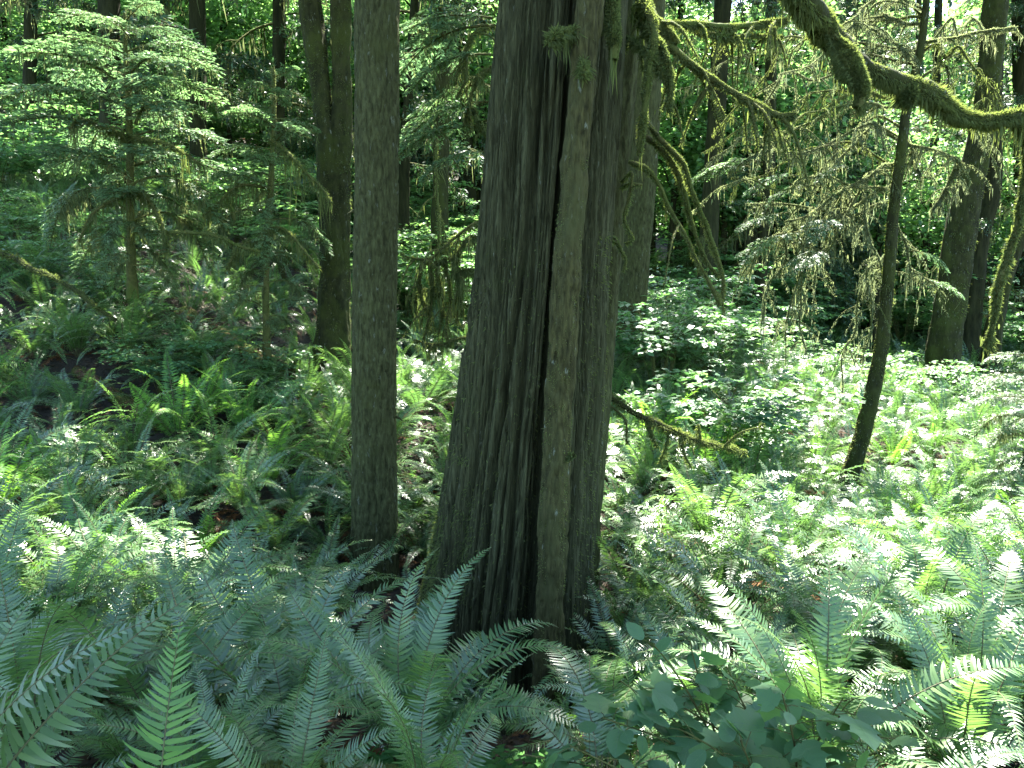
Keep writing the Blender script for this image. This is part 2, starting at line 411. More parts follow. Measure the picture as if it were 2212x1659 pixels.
FERN_FAR = [fern_geo(POOL2, n, 1) for n in (13, 15, 17)]

# ------------------------------------------------------------------ openings cut in the unseen crowns to put sun on chosen spots
def sproj(p):
    p = np.atleast_2d(p); return p[:, :2] - p[:, 2:3] * (SUNV[:2] / SUNV[2])
GAPS = []
for (u, v, Y, r) in [(1900, 160, 4.1, .6), (2060, 240, 4.1, .6), (1780, 60, 4.0, .6), (1860, 180, 4.0, .5), (2180, 250, 4.2, .6), (1420, 150, 4.9, .3), (1550, 190, 5.1, .5), (1850, 1130, 7, 1.5), (2150, 1180, 6.4, 1.3), (1600, 1100, 7.8, 1.1), (1480, 1060, 8.6, .7), (2250, 1050, 9, 2.0), (2200, 900, 13, 2.5), (1700, 850, 16, 1.8), (1980, 880, 14, 3.2), (1780, 1010, 10, 1.7), (2080, 960, 11.5, 2.8), (1700, 1130, 7.2, 1.5), (2050, 1100, 8.3, 2.2), (1450, 1140, 6.8, .9),
                     (1900, 1230, 5.9, 1.3), (2120, 1300, 5.0, 1.0), (1560, 1260, 5.3, .6), (1720, 1320, 4.8, .5), (1420, 1230, 5.6, .5), (1980, 1450, 3.9, .4), (420, 1270, 4.75, .6), (250, 1290, 4.4, .65), (60, 1270, 4.4, .6), (560, 1290, 4.8, .35), (380, 1420, 3.8, .3),
                     (220, 1010, 7.6, .28), (440, 650, 12.5, .6), (700, 1440, 3.5, .22), (800, 1400, 3.4, .12), (170, 170, 9.2, 1.6), (330, 90, 9.4, 1.4), (90, 260, 9.0, 1.2), (260, 60, 9.4, 1.4),
                     (1960, 730, 24, 3.5), (1650, 520, 9.2, 1.9), (1780, 420, 9.2, 1.9), (1600, 350, 9.2, 1.6), (1850, 600, 9.2, 1.3), (1850, 250, 9.2, 1.3), (950, 620, 20, 2.5), (950, 450, 26, 4), (2100, 450, 30, 5),
                     (880, 730, 13, .5), (1830, 1330, 4.6, .5), (2150, 1480, 3.5, .4), (1700, 1600, 2.6, .3), (1330, 1330, 4.1, .2), (500, 1480, 3.2, .15), (1450, 500, 16, .8), (1550, 650, 18, 1.2), (30, 120, 16, 3), (700, 300, 25, 3.5)]:
    GAPS.append((sproj(P(u, v, Y))[0], r))
def lit(p):
    s = sproj(p); o = np.zeros(len(s))
    for c, r in GAPS:
        d = np.linalg.norm(s - c, axis=1) / r
        o = np.maximum(o, np.clip(1.5 - d, 0, 1) * 1.0 if r > 0.4 else np.clip(1.6 - d, 0, 1))
    return np.clip(o * 1.5, 0, 1)

# canopy: sprays hung round the stem, unseen above the frame, thinned where sun patches are wanted
def canopy(g, ax, z0, z1, rmax, n, m=0, size=.22, keep_all=False):
    """ax: (x,y,lean) ; leaf sprays in whorled tiers"""
    z = z0 + (z1 - z0) * R.random(n) ** 1.1
    rr = rmax * (1 - ((z - z0) / (z1 - z0)) ** 1.3 * .9) * R.random(n) ** .55
    a = R.random(n) * 2 * np.pi
    c = np.stack([ax[0] + rr * np.cos(a), ax[1] + rr * np.sin(a), z - rr * .28], 1)
    k = 16
    pos = np.repeat(c, k, 0) + R.normal(size=(n * k, 3)) * np.array([.34, .34, .10])
    keep = np.ones(len(pos), bool) if keep_all else R.random(len(pos)) > lit(pos)
    pos = pos[keep]
    d = np.repeat(np.stack([np.cos(a), np.sin(a), np.full(n, -.3)], 1), k, 0)[keep] + R.normal(size=(len(pos), 3)) * .6
    nr = np.array([0, 0, 1.0]) + R.normal(size=(len(pos), 3)) * .35
    leaves(g, pos, d, nr, size * R.uniform(.7, 1.4, len(pos)), size * .62, m)
def crown_limbs(g, ax, z0, z1, rmax, n, m=0):
    for i in range(n):
        z = z0 + (z1 - z0) * (i + R.random()) / n; a = R.uniform(0, 6.28); L = rmax * (1 - (z - z0) / (z1 - z0) * .8) * .8
        p = np.array([[ax[0], ax[1], z], [ax[0] + math.cos(a) * L * .5, ax[1] + math.sin(a) * L * .5, z - .02 * L], [ax[0] + math.cos(a) * L, ax[1] + math.sin(a) * L, z - .25 * L]])
        tube(g, smooth(p, 6), np.linspace(.045, .01, 6), 4, m)

def trunk_path(pts, Y, top, n=60, lean=None):
    """pts = [(u, v, half width px)] from the top down; Y at base (or pair top/base); extends to height `top`"""
    ys = (Y, Y) if np.isscalar(Y) else Y
    k = len(pts); rows = []
    for i, (u, v, w) in enumerate(pts):
        yy = ys[0] + (ys[1] - ys[0]) * (i / max(k - 1, 1))
        p = P(u, v, yy); rows.append([*p, w * yy / F])
    a, b = np.array(rows[0]), np.array(rows[1])
    d = (a[:3] - b[:3]) / max(a[2] - b[2], .01)
    hi = a.copy(); hi[:3] = a[:3] + d * (top - a[2]) * np.array([.45, .45, 1]); hi[3] = a[3] * .45
    mid = a.copy(); mid[:3] = a[:3] + d * (top - a[2]) * .4 * np.array([.8, .8, 1]); mid[3] = a[3] * .85
    rows = [hi, mid] + rows
    lo = np.array(rows[-1]).copy(); lo[:3] += (lo[:3] - np.array(rows[-2])[:3]) / max(1e-3, np.linalg.norm(lo[:3] - np.array(rows[-2])[:3])) * .5; lo[3] *= 1.12
    rows.append(lo)
    return smooth(np.array(rows), n)
def trunk_geo(sp, nseg=40, flutes=0.04, rough=0.05, flare=1.4, seed=0, zbase=None):
    """solid trunk from a sampled path (x,y,z,r), with a flared foot and lumpy bark"""
    g = G(); pth = sp[:, :3]; r = sp[:, 3]
    zb = pth[-1, 2] + .45 if zbase is None else zbase
    a = np.linspace(0, 2 * np.pi, nseg, endpoint=False)
    h = np.clip(pth[:, 2] - zb, 0, None)
    fl = 1 + (flare - 1) * np.exp(-h / .35)
    amp = flutes * (1 + 3 * np.exp(-h / .5))
    C = np.cos(a)[None]; Sn = np.sin(a)[None]
    fluting = np.sin(a * 5 + seed)[None] * .6 + np.sin(a * 3 + seed * 2.1)[None] * .5 + np.sin(a * 8 + seed * .7)[None] * .3
    rr = (r * fl)[:, None] * (1 + amp[:, None] * fluting)
    q = np.stack([pth[:, :1] + C * r[:, None], pth[:, 1:2] + Sn * r[:, None], pth[:, 2:3] + 0 * C], -1)
    k = 1.2 / max(r.mean(), .02)
    rr = rr * (1 + rough * noise((q * np.array([k, k, k * .35])).reshape(-1, 3), seed).reshape(rr.shape) + rough * .5 * noise((q * np.array([k * 3, k * 3, k * 1.2])).reshape(-1, 3), seed + 9).reshape(rr.shape))
    V = np.stack([pth[:, :1] + C * rr, pth[:, 1:2] + Sn * rr, pth[:, 2:3] + 0 * C], -1)
    n = len(pth); i = np.arange(n * nseg).reshape(n, nseg); j = np.roll(i, -1, 1)
    g.add(V.reshape(-1, 3), np.stack([i[:-1], i[1:], j[1:], j[:-1]], -1).reshape(-1, 4))
    return g
def resample_z(sp, dz):
    z = sp[:, 2]; o = np.argsort(z); zz = np.arange(z.min(), z.max(), dz)[::-1]
    return np.stack([np.interp(zz, z[o], sp[o, c]) for c in range(4)], 1)

# moss fuzz on a tube
def fuzz(g, path, rad, n, length, m=0, down=.5, width=.006):
    path = np.asarray(path); rad = np.broadcast_to(np.asarray(rad, float), (len(path),))
    T, N, B = frames(path); t_ = R.random(n) * (len(path) - 1.001); i = t_.astype(int); f = (t_ - i)[:, None]
    c = path[i] * (1 - f) + path[i + 1] * f; r = rad[i]
    a = R.random(n) * 2 * np.pi
    o = N[i] * np.cos(a)[:, None] + B[i] * np.sin(a)[:, None]
    d = norm(o + np.array([0, 0, -1.0]) * down * R.uniform(.3, 1.6, (n, 1)) + T[i] * R.normal(size=(n, 1)) * .4)
    nz = noise((c + o * .05) * 11, 17); ln = length * R.uniform(.4, 1.5, n) * np.where(o[:, 2] < -.2, 1.5, .7) * np.clip(.85 + 1.1 * nz, .12, 2.2)
    leaves(g, c + o * (r * .85)[:, None], d, np.cross(d, rdir(n)), ln, width * R.uniform(.7, 1.5, n), m, fold=.1, wide=.35)
def strands(g, path, n, length, m=0, width=.008, off=.0):
    """hanging strips of moss below a branch"""
    path = np.asarray(path); t_ = R.random(n) * (len(path) - 1.001); i = t_.astype(int); f = (t_ - i)[:, None]
    c = path[i] * (1 - f) + path[i + 1] * f + R.normal(size=(n, 3)) * np.array([.015, .015, .005]) - np.array([0, 0, off])
    ln = length * R.uniform(.25, 1.3, n) ** 1.3
    ph = R.random(n) * 6.28; s = np.stack([np.cos(ph), np.sin(ph), 0 * ph], 1)
    w = width * R.uniform(.6, 1.7, n); j1 = R.normal(size=(n, 3)) * .08; j2 = R.normal(size=(n, 3)) * .12
    dn = np.array([0, 0, -1.0]); ln = ln * np.clip(.8 + 1.5 * noise(c * 7, 19), .1, 2.3)
    p1 = c + (dn + j1) * (ln * .45)[:, None]; p2 = p1 + (dn + j2) * (ln * .55)[:, None]
    V = np.stack([c - s * (w * .3)[:, None], c + s * (w * .3)[:, None], p1 + s * (w * .5)[:, None], p1 - s * (w * .5)[:, None], p2 + s * .0008, p2 - s * .0008], 1)
    b = np.arange(n)[:, None, None] * 6
    g.add(V.reshape(-1, 3), (b + np.array([[0, 1, 2, 3], [3, 2, 4, 5]])[None]).reshape(-1, 4), m)
def wpath(pts, n=24, wob=0.0):
    p = smooth(np.array([P(*q[:3]) for q in pts]), n)
    if wob: p = p + np.stack([noise(p * 3 + k * 7, 20 + k) for k in range(3)], 1) * wob
    return p
def mossy_branch(parent, pts, r0, r1, n=30, fz=900, fl=.03, st=0, sl=.15, wob=.02, name="mossy_branch", m_tube=None, side=0, label=None, mm=None):
    """pts [(u,v,Y)]; a limb wrapped in moss; parent None -> geometry only"""
    p = wpath(pts, n, wob)
    rad = np.linspace(r0, r1, n) * (1 + .22 * noise(p * 9, 5))
    g = G(); tube(g, p, rad, 10, 0, .18, 3)
    L = np.linalg.norm(np.diff(p, axis=0), axis=1).sum()
    tw = []
    for i in range(side):
        k = R.integers(n // 5, n - 3); d = norm(p[k + 1] - p[k] + np.array([R.normal() * .7, R.normal() * .7, -R.uniform(.1, 1.1)]))
        l = R.uniform(.15, .45) * min(1, L)
        q = smooth(np.array([p[k], p[k] + d * l * .5 + np.array([0, 0, .02]), p[k] + d * l - np.array([0, 0, l * .35])]), 8)
        tube(g, q, np.linspace(r1 * .7 + .004, .003, 8), 5, 0, .2, 2); tw.append(q)
    h = G()
    fuzz(h, p, rad, int(fz * 1.5), fl, 0, width=.005 + fl * .08)
    for q in tw: fuzz(h, q, np.linspace(r1 * .7, .004, 8), int(fz * .10), fl * .8, 0); strands(h, q, int(st * .25) + 3, sl * .7, 0)
    if st: strands(h, p, st, sl, 0, off=r1 * .5)
    if parent is None: return g, h, p
    o = part(name, g, [M_TWIG], parent)
    if label: tag(o, label)
    k = part("moss", h, [mm or M_MOSS], o, origin=np.array(_wloc(parent)))
    return o
def _wloc(o):
    v = Vector((0, 0, 0))
    while o is not None: v += o.location; o = o.parent
    return v

# ================================================================== MAIN TREES
# ---- the big cedar
def big_cedar():
    Y = 5.05
    rows = []   # v, left, right
    for v, l, r in [(-260, 1098, 1352), (0, 1084, 1341), (300, 1056, 1326), (597, 1026, 1307), (860, 988, 1297), (1128, 945, 1286), (1275, 915, 1283), (1400, 893, 1292), (1500, 878, 1304), (1640, 858, 1318)]:
        c = P((l + r) / 2, v, Y); rows.append([c[0], c[1], c[2], (r - l) / 2 * Y / F * .985])
    rows = np.array(rows[::-1])
    z = np.concatenate([np.arange(rows[0, 2], rows[-1, 2], .011), np.arange(rows[-1, 2], 24, .25)])
    ax = np.stack([np.interp(z, rows[:, 2], rows[:, c]) for c in range(4)], 1)
    top = z > rows[-1, 2]
    tt = (z[top] - rows[-1, 2])
    ax[top, 0] += tt * .035; ax[top, 3] *= np.exp(-tt * .055)
    ns = 900
    # more vertices on the side that shows
    a = np.linspace(-np.pi, np.pi, ns, endpoint=False); a = a + .45 * np.sin(a); phi = a - np.pi / 2     # phi = -pi/2 faces the camera
    A, Zg = np.meshgrid(phi, z)
    Rr = ax[:, 3][:, None] * np.ones_like(A)
    zr = Zg - rows[0, 2]
    def grv(c, w, d, drift=0.0, wav=.03, s=0):
        cc = c + drift * zr + wav * np.sin(zr * 1.3 + s) + wav * .5 * np.sin(zr * 3.1 + s * 2)
        x = (A - cc + np.pi) % (2 * np.pi) - np.pi
        return -d * np.exp(-(x / w) ** 2)
    f = 0
    f = f + grv(-np.pi / 2 + .30, .12, .42, -.02, .02, 1)          # the deep dark recess beside the slim trunk
    f = f + grv(-np.pi / 2 - .42, .045, .20, .03, .04, 2) + grv(-np.pi / 2 - .78, .05, .17, .02, .05, 3) + grv(-np.pi / 2 - .08, .04, .15, -.03, .05, 5) + grv(-np.pi / 2 + .12, .035, .16, .02, .03, 9)
    f = f + grv(-np.pi / 2 + .80, .045, .18, -.02, .03, 4) + grv(-np.pi / 2 + 1.1, .03, .12, -.01, .03, 6) + grv(-np.pi / 2 - 1.15, .04, .07, .02, .03, 8)
    f = f + .05 * np.sin(A * 4 + .4 * zr) * np.exp(-zr / 3) + .03 * np.sin(A * 7 + 1 + zr * .3)
    root = np.exp(-np.clip(zr - .25, 0, None) / .75)
    f = f + root * (.05 + .15 * np.sin(A * 5 + 2.2) + .09 * np.sin(A * 9 + .7))
    # fibrous bark
    ang = A * .47                                                # arc length
    tw = ang + .02 * Zg
    q = np.stack([tw * 22, Zg * .55, 0 * A + .05 * zr], -1).reshape(-1, 3)
    w1 = noise(np.stack([tw * 6, Zg * 1.1, 0 * A], -1).reshape(-1, 3), 31) * .6
    q[:, 0] += w1
    n1 = noise(q, 41); n2 = noise(q * np.array([2.1, 1.8, 1]), 42); n3 = noise(q * np.array([4.6, 3.5, 1]), 43); n0 = noise(q * np.array([.42, .7, 1]), 44)
    furrow = -(np.clip(.20 - np.abs(n1), 0, 1) / .20) ** .7
    furrow2 = -(np.clip(.20 - np.abs(n2), 0, 1) / .20) ** .8
    q4 = q * np.array([4.4, 5.5, 1]) + 3.7; n4 = noise(q4, 45); n5 = noise(q * np.array([9, 9, 1]), 46)
    furrow3 = -(np.clip(.25 - np.abs(n4), 0, 1) / .25)
    shelf = np.floor((n0 + 1) * 3.5) / 3.5                       # strips lifting over one another
    bark = (furrow * .050 + furrow2 * .032 + furrow3 * .011 + n3 * .003 + n5 * .0025 + n0 * .008 + shelf * .012).reshape(A.shape)
    rr = Rr * (1 + f) + bark
    V = np.stack([ax[:, :1] + np.cos(A) * rr, ax[:, 1:2] + np.sin(A) * rr, Zg], -1)
    n = len(z); i = np.arange(n * ns).reshape(n, ns); j = np.roll(i, -1, 1)
    g = G(); g.add(V.reshape(-1, 3), np.stack([i[:-1], j[:-1], j[1:], i[1:]], -1).reshape(-1, 4))
    return g, ax, V
gC, axC, VC = big_cedar()
cedar = thing("cedar_tree", (axC[0, 0], axC[0, 1], -.9), "largest trunk, broad cedar with shredded furrowed grey bark and dark vertical recess", "tree")
part("trunk", gC, [M_CEDAR], cedar)
# moss coats: left buttress and lower left
mg = G()
Vf = VC.reshape(-1, 3); k = len(Vf)
cen = np.repeat(axC[:, :2], VC.shape[1], 0)
out = norm(np.column_stack([Vf[:, :2] - cen, np.zeros(k)]))
uu, vv = pix(Vf.T)
msk = noise(Vf * np.array([7, 7, 1.6]), 77) + .5 * noise(Vf * 22, 78)
front = Vf[:, 1] < 5.15
edge = np.interp(vv, [600, 1275, 1500], [1010, 925, 900])
dens = np.exp(-((uu - edge - 5) / 16) ** 2) * np.clip((vv - 1080) / 160, 0, 1) * 1.6 + np.exp(-((uu - np.interp(vv, [900, 1400], [1010, 985])) / 17) ** 2) * np.clip((vv - 850) / 200, 0, 1) * np.clip((1330 - vv) / 100, 0, 1) * .9
dens = dens + .05 * (vv > 500)
sel = np.where(front & (R.random(k) < np.clip(dens * (msk > -.15) * .9, 0, 1)))[0]
sel = np.concatenate([sel, sel[R.random(len(sel)) < .8]])
leaves(mg, Vf[sel] + R.normal(size=(len(sel), 3)) * .006, out[sel] * .9 + R.normal(size=(len(sel), 3)) * .5 + np.array([0, 0, -.7]), np.cross(out[sel], rdir(len(sel))), .022 * R.uniform(.5, 1.5, len(sel)), .006, 0)
part("moss", mg, [M_MOSS], cedar)
cg = G(); canopy(cg, (axC[-1, 0], axC[-1, 1]), 9, 25, 4.6, 1500)
lg = G(); crown_limbs(lg, (axC[-1, 0] - .2, axC[-1, 1]), 8.5, 24, 4.2, 40)
V_, Q_, _m = lg.arrays(); cg.add(V_, Q_, 1); part("crown", cg, [M_DNEED, M_DBARK], cedar)

def std_tree(name, label, pts, Y, mat, top=16, nseg=48, dz=.05, flutes=.03, rough=.05, flare=1.35, crown=(8, 1.0), seed=1, n=80, group=None, cmat=None, rmax=3.2, nc=500, cat="tree"):
    sp = trunk_path(pts, Y, top, n)
    sp = resample_z(sp, dz)
    gt = trunk_geo(sp, nseg, flutes, rough, flare, seed)
    base = sp[-1, :3]
    o = thing(name, (base[0], base[1], base[2] + .4), label, cat, group)
    part("trunk", gt, [mat], o)
    if nc:
        tp = sp[0]
        c = G(); canopy(c, (tp[0], tp[1]), crown[0], top + 1, rmax, nc)
        crown_limbs(c, (tp[0], tp[1]), crown[0] - .5, top, rmax, max(6, nc // 30), 1)
        part("crown", c, [cmat or M_DNEED, M_DBARK], o)
    return o, sp

slim, spS = std_tree("hemlock_tree", "slim mossy trunk standing pressed against the front of the big cedar", [(1279, -250, 27), (1272, 0, 29), (1256, 200, 28), (1238, 400, 29), (1222, 597, 30), (1208, 860, 31), (1195, 1128, 34), (1189, 1300, 32), (1186, 1400, 33), (1183, 1500, 38)], 4.42, M_SLIM, top=15, nseg=90, dz=.014, flutes=.045, rough=.13, flare=1.15, seed=3, n=200, nc=350, crown=(9, 1), rmax=2.8)
fg = G(); fuzz(fg, spS[-260:, :3], spS[-260:, 3] * 1.03, 9000, .016, 0, down=.7, width=.004); part("moss", fg, [M_MOSS], slim)
mossy_branch(slim, [(1246, 68, 4.42), (1215, 68, 4.35), (1195, 80, 4.32), (1188, 100, 4.32)], .022, .018, 12, 700, .035, 70, .10, 0, label="mossy stub hanging beside the trunk")
mossy_branch(slim, [(1262, 135, 4.36), (1262, 150, 4.30), (1258, 168, 4.30)], .016, .012, 8, 300, .03, 10, .06, 0)
mossy_branch(slim, [(1226, 985, 4.40), (1240, 984, 4.36)], .016, .014, 6, 160, .02, 6, .03, 0)

leftT, spL = std_tree("hemlock_tree", "straight unbranched hemlock trunk with fine flaky bark left of the cedar", [(815, -200, 46), (815, 0, 47), (815, 300, 47), (811, 597, 48), (808, 860, 49), (809, 1128, 51), (810, 1250, 52)], 6.3, M_HEM, top=22, nseg=150, dz=.018, flutes=.012, rough=.035, flare=1.12, seed=5, n=240, nc=1100, crown=(9, 1), rmax=4)
def fine_bark(o, amp, k, seed):
    me = [c for c in o.children if c.name.startswith("trunk")][0].data
    co = np.zeros(len(me.vertices) * 3); me.vertices.foreach_get("co", co); co = co.reshape(-1, 3)
    no = np.zeros(len(me.vertices) * 3); me.vertices.foreach_get("normal", no); no = no.reshape(-1, 3)
    q = co * np.array([k, k, k * .28]); q[:, :2] += .5 * noise(co * np.array([9, 9, 4]), seed + 5)[:, None]
    n1 = noise(q, seed); n2 = noise(q * 2.2, seed + 1)
    h = -np.clip(.35 - np.abs(n1), 0, 1) / .35 - .5 * np.clip(.35 - np.abs(n2), 0, 1) / .35
    co += no * (h * amp)[:, None]
    me.vertices.foreach_set("co", co.ravel()); me.update()
fine_bark(leftT, .012, 38, 61)
fine_bark(slim, .007, 38, 65)
fg = G(); fuzz(fg, spL[-330:, :3], spL[-330:, 3] * 1.0, 5000, .014, 0, down=.7, width=.004); part("moss", fg, [M_MOSS], leftT)

backH, spB = std_tree("hemlock_tree", "brown trunk half hidden directly behind the cedar's right side", [(1374, -200, 26), (1360, 0, 28), (1336, 300, 28), (1311, 597, 29), (1290, 860, 30), (1267, 1128, 31), (1255, 1300, 34)], (5.75, 5.75), M_HEM, top=17, nseg=70, dz=.03, flutes=.03, rough=.06, flare=1.2, seed=7, n=120, nc=450, crown=(8.5, 1), rmax=3)
farH, spF = std_tree("hemlock_tree", "brown mossy trunk standing free behind the cedar and its twisted branches", [(1410, -150, 27), (1408, 0, 28), (1392, 300, 30), (1370, 597, 31), (1358, 700, 33), (1350, 800, 37)], 11.5, M_HEM, top=20, nseg=60, dz=.04, flutes=.04, rough=.06, flare=1.3, seed=9, n=120, nc=700, crown=(10, 1), rmax=3.6)
fine_bark(backH, .006, 45, 71); fine_bark(farH, .009, 30, 73)

# ---- double-stemmed maple
m1 = trunk_path([(650, -180, 18), (670, 0, 22), (688, 150, 21), (706, 300, 22), (716, 450, 25), (722, 600, 30), (718, 760, 38), (708, 870, 46)], 11, 15, 120)
m2 = trunk_path([(735, -200, 19), (736, 0, 20), (737, 150, 19), (738, 300, 20), (738, 450, 18), (734, 600, 20), (726, 760, 30), (716, 870, 36)], 11, 15, 120)
mp_ = thing("maple_tree", (m1[-1, 0], 11, m1[-1, 2] + .4), "two-stemmed mossy maple just left of the straight hemlock trunk", "tree")
for spx, sd_, lb in ((m1, 11, "darker leaning stem"), (m2, 13, "sunlit mossy upright stem")):
    sp = resample_z(spx, .03); gt = trunk_geo(sp, 60, .05, .13, 1.35, sd_); o_ = part("trunk", gt, [M_MBARK], mp_); tag(o_, lb)
    fg = G(); kk = -int(7.5 / .03); fuzz(fg, sp[kk:, :3], sp[kk:, 3] * 1.05, 9000, .04, 0, down=.8, width=.010); part("moss", fg, [M_MOSS], o_, origin=np.array(_wloc(mp_)))
cg = G(); canopy(cg, (m1[0, 0], 11), 7.5, 17, 4.2, 900, size=.26); part("crown", cg, [M_MAPLE], mp_)

# ---- leaning thin tree in the clearing
lean, spN = std_tree("hemlock_tree", "thin curved trunk leaning up out of the sunlit fern clearing", [(2003, -120, 6), (2001, 0, 7), (1988, 108, 8), (1960, 230, 9), (1947, 324, 10), (1929, 468, 11), (1925, 531, 12), (1912, 675, 13), (1898, 783, 15), (1866, 929, 17), (1838, 1020, 18), (1822, 1080, 20)], (9.6, 8.9), M_MBARK, top=12, nseg=40, dz=.03, flutes=.03, rough=.12, flare=1.2, seed=15, n=200, nc=120, crown=(8.5, 1), rmax=2)
fg = G(); fuzz(fg, spN[-150:, :3], spN[-150:, 3] * 1.05, 3500, .035, 0, down=.6, width=.009); part("moss", fg, [M_MOSS], lean)

# ---- right mossy maple and companions
rm, spM = std_tree("maple_tree", "thick dark mossy maple trunk bending up at right edge of the clearing", [(2165, -150, 20), (2150, 0, 23), (2134, 180, 22), (2110, 330, 24), (2087, 432, 28), (2066, 560, 32), (2055, 639, 31), (2040, 740, 33), (2033, 848, 31), (2032, 880, 34)], 16.5, M_MBARK, top=17, nseg=60, dz=.05, flutes=.05, rough=.12, flare=1.1, seed=17, n=160, nc=500, crown=(9, 1), rmax=3.5, cmat=M_MAPLE)
fg = G(); fuzz(fg, spM[-200:, :3], spM[-200:, 3] * 1.04, 9000, .07, 0, down=.7, width=.018); part("moss", fg, [M_MOSS], rm)
std_tree("conifer_tree", "grey trunk slanting up immediately right of the dark bending maple", [(2150, 180, 14), (2145, 400, 16), (2116, 531, 17), (2090, 765, 23), (2086, 800, 26)], 22, M_DBARK, top=20, nseg=36, dz=.1, flutes=.04, seed=19, nc=350, crown=(11, 1), rmax=3.5)
std_tree("maple_tree", "dark mossy trunk slanting right beside the bare twig tangle", [(2212, 480, 14), (2172, 602, 15), (2150, 700, 17), (2139, 783, 19), (2136, 810, 22)], 20, M_MBARK, top=14, nseg=36, dz=.08, flutes=.05, rough=.1, seed=21, nc=250, crown=(10, 1), rmax=3.5, cmat=M_MAPLE)
std_tree("conifer_tree", "broad grey trunk behind the drooping mossy branches right of centre", [(1570, -100, 16), (1562, 0, 17), (1546, 280, 18), (1532, 500, 19), (1525, 700, 22)], 19, M_DBARK, top=22, nseg=40, dz=.1, flutes=.04, seed=23, nc=450, crown=(11, 1), rmax=4)
std_tree("conifer_tree", "narrow dark trunk, left one of the pair behind the hanging lichen", [(1636, 0, 9), (1630, 400, 10), (1622, 560, 11), (1616, 720, 13)], 24, M_DBARK, top=22, nseg=28, dz=.12, flutes=.04, seed=25, nc=250, crown=(12, 1), rmax=3)
std_tree("conifer_tree", "narrow dark trunk, right one of the pair behind the hanging lichen", [(1668, 0, 11), (1660, 400, 13), (1650, 520, 13), (1634, 700, 14), (1630, 800, 17)], 20, M_DBARK, top=22, nseg=28, dz=.12, flutes=.04, seed=27, nc=250, crown=(11, 1), rmax=3)
std_tree("tree_snag", "short black stump behind the thin leaning trunk", [(1897, 640, 5), (1895, 690, 7), (1893, 750, 8), (1892, 815, 10)], 22, M_DBARK, top=2.3, nseg=20, dz=.05, flutes=.1, seed=29, nc=0, cat="snag")
# ---- left and centre far trunks
FAR = [("conifer_tree", "dark trunk at the far left edge beneath arching bare limbs", [(70, -100, 12), (68, 0, 12), (64, 200, 13), (60, 450, 15)], 19),
       ("conifer_tree", "wide black trunk above the top of the left young hemlock", [(236, -60, 20), (236, 50, 20), (240, 250, 22), (244, 480, 25)], 17),
       ("conifer_tree", "dark trunk with drooping lichened limbs between both young hemlocks", [(424, -100, 15), (426, 60, 16), (428, 300, 17), (430, 520, 20)], 18),
       ("conifer_tree", "dark trunk rising just behind the right young hemlock", [(600, -100, 12), (603, 60, 13), (600, 300, 13), (604, 560, 16)], 19),
       ("conifer_tree", "grey thin trunk behind the two-stemmed maple's left side", [(652, -100, 8), (650, 100, 8), (640, 300, 9), (636, 560, 11)], 26),
       ("conifer_tree", "dark slightly leaning trunk just right of the straight hemlock trunk", [(902, -100, 8), (896, 0, 9), (884, 200, 10), (873, 340, 12), (868, 640, 15)], 18),
       ("conifer_tree", "brown trunk half veiled by foliage near the cedar's left edge", [(985, -100, 13), (990, 60, 13), (1008, 300, 12), (1014, 400, 13), (1018, 560, 15)], 23),
       ("conifer_tree", "pale thin trunk far behind in the bright leaves left of cedar", [(925, -80, 6), (925, 60, 6), (922, 300, 7), (920, 640, 8)], 34),
       ("conifer_tree", "thin trunk deep in the sunlit wood right of leaning tree", [(1985, -80, 5), (1984, 200, 6), (1976, 500, 7), (1970, 705, 8)], 36),
       ("conifer_tree", "slender trunk far back between leaning tree and bending maple", [(2030, -80, 7), (2022, 200, 8), (2010, 500, 9), (2003, 700, 10)], 30),
       ("conifer_tree", "dark trunk partly cropped by the right picture edge", [(2200, -80, 13), (2204, 200, 14), (2210, 500, 15), (2210, 720, 17)], 26),
       ("conifer_tree", "tall dark trunk behind the thick moss-covered limb", [(1768, -80, 13), (1762, 200, 14), (1752, 500, 15), (1748, 740, 17)], 27),
       ("conifer_tree", "slim dark trunk right of the blue shaded conifers", [(1836, -80, 9), (1838, 200, 9), (1836, 500, 10), (1834, 720, 12)], 31),
       ("conifer_tree", "slim trunk behind the arching mossy branches beside brown trunk", [(1472, -80, 7), (1470, 200, 8), (1466, 500, 9), (1463, 690, 10)], 25),
       ("conifer_tree", "faint trunk far up the bank left of the young hemlocks", [(150, -80, 9), (150, 100, 9), (146, 300, 10), (143, 450, 11)], 30),
       ("conifer_tree", "faint trunk far up the bank between the dark trunks", [(508, -80, 8), (506, 100, 8), (503, 300, 9), (500, 480, 10)], 32)]
FARO = []
for i, (nm, lb, pts, Y) in enumerate(FAR):
    o, sp = std_tree(nm, lb, pts, Y, M_DBARK, top=R.uniform(18, 24), nseg=26, dz=.15, flutes=.04, rough=.06, seed=40 + i, nc=int(150), crown=(10.5, 1), rmax=3.4)
    FARO.append((o, sp, Y))
snag = thing("tree_snag", P(955, 640, 17), "broken mossy snag with a fuzzy moss knob left of the cedar", "snag")
sp = trunk_path([(968, 40, 9), (962, 90, 11), (955, 200, 15), (950, 430, 17), (948, 660, 20)], 17, 7.2, 80); sp = resample_z(sp[(sp[:, 2] < P(968, 40, 17)[2])], .06)
part("trunk", trunk_geo(sp, 36, .05, .16, 1.2, 51), [M_MBARK], snag)
mossy_branch(snag, [(962, 105, 17), (935, 95, 17), (915, 70, 17), (905, 30, 17)], .10, .07, 12, 900, .09, 30, .2, .0)
mossy_branch(snag, [(963, 60, 17), (952, 40, 17), (948, 20, 16.9)], .09, .10, 8, 900, .09, 20, .2, .0)

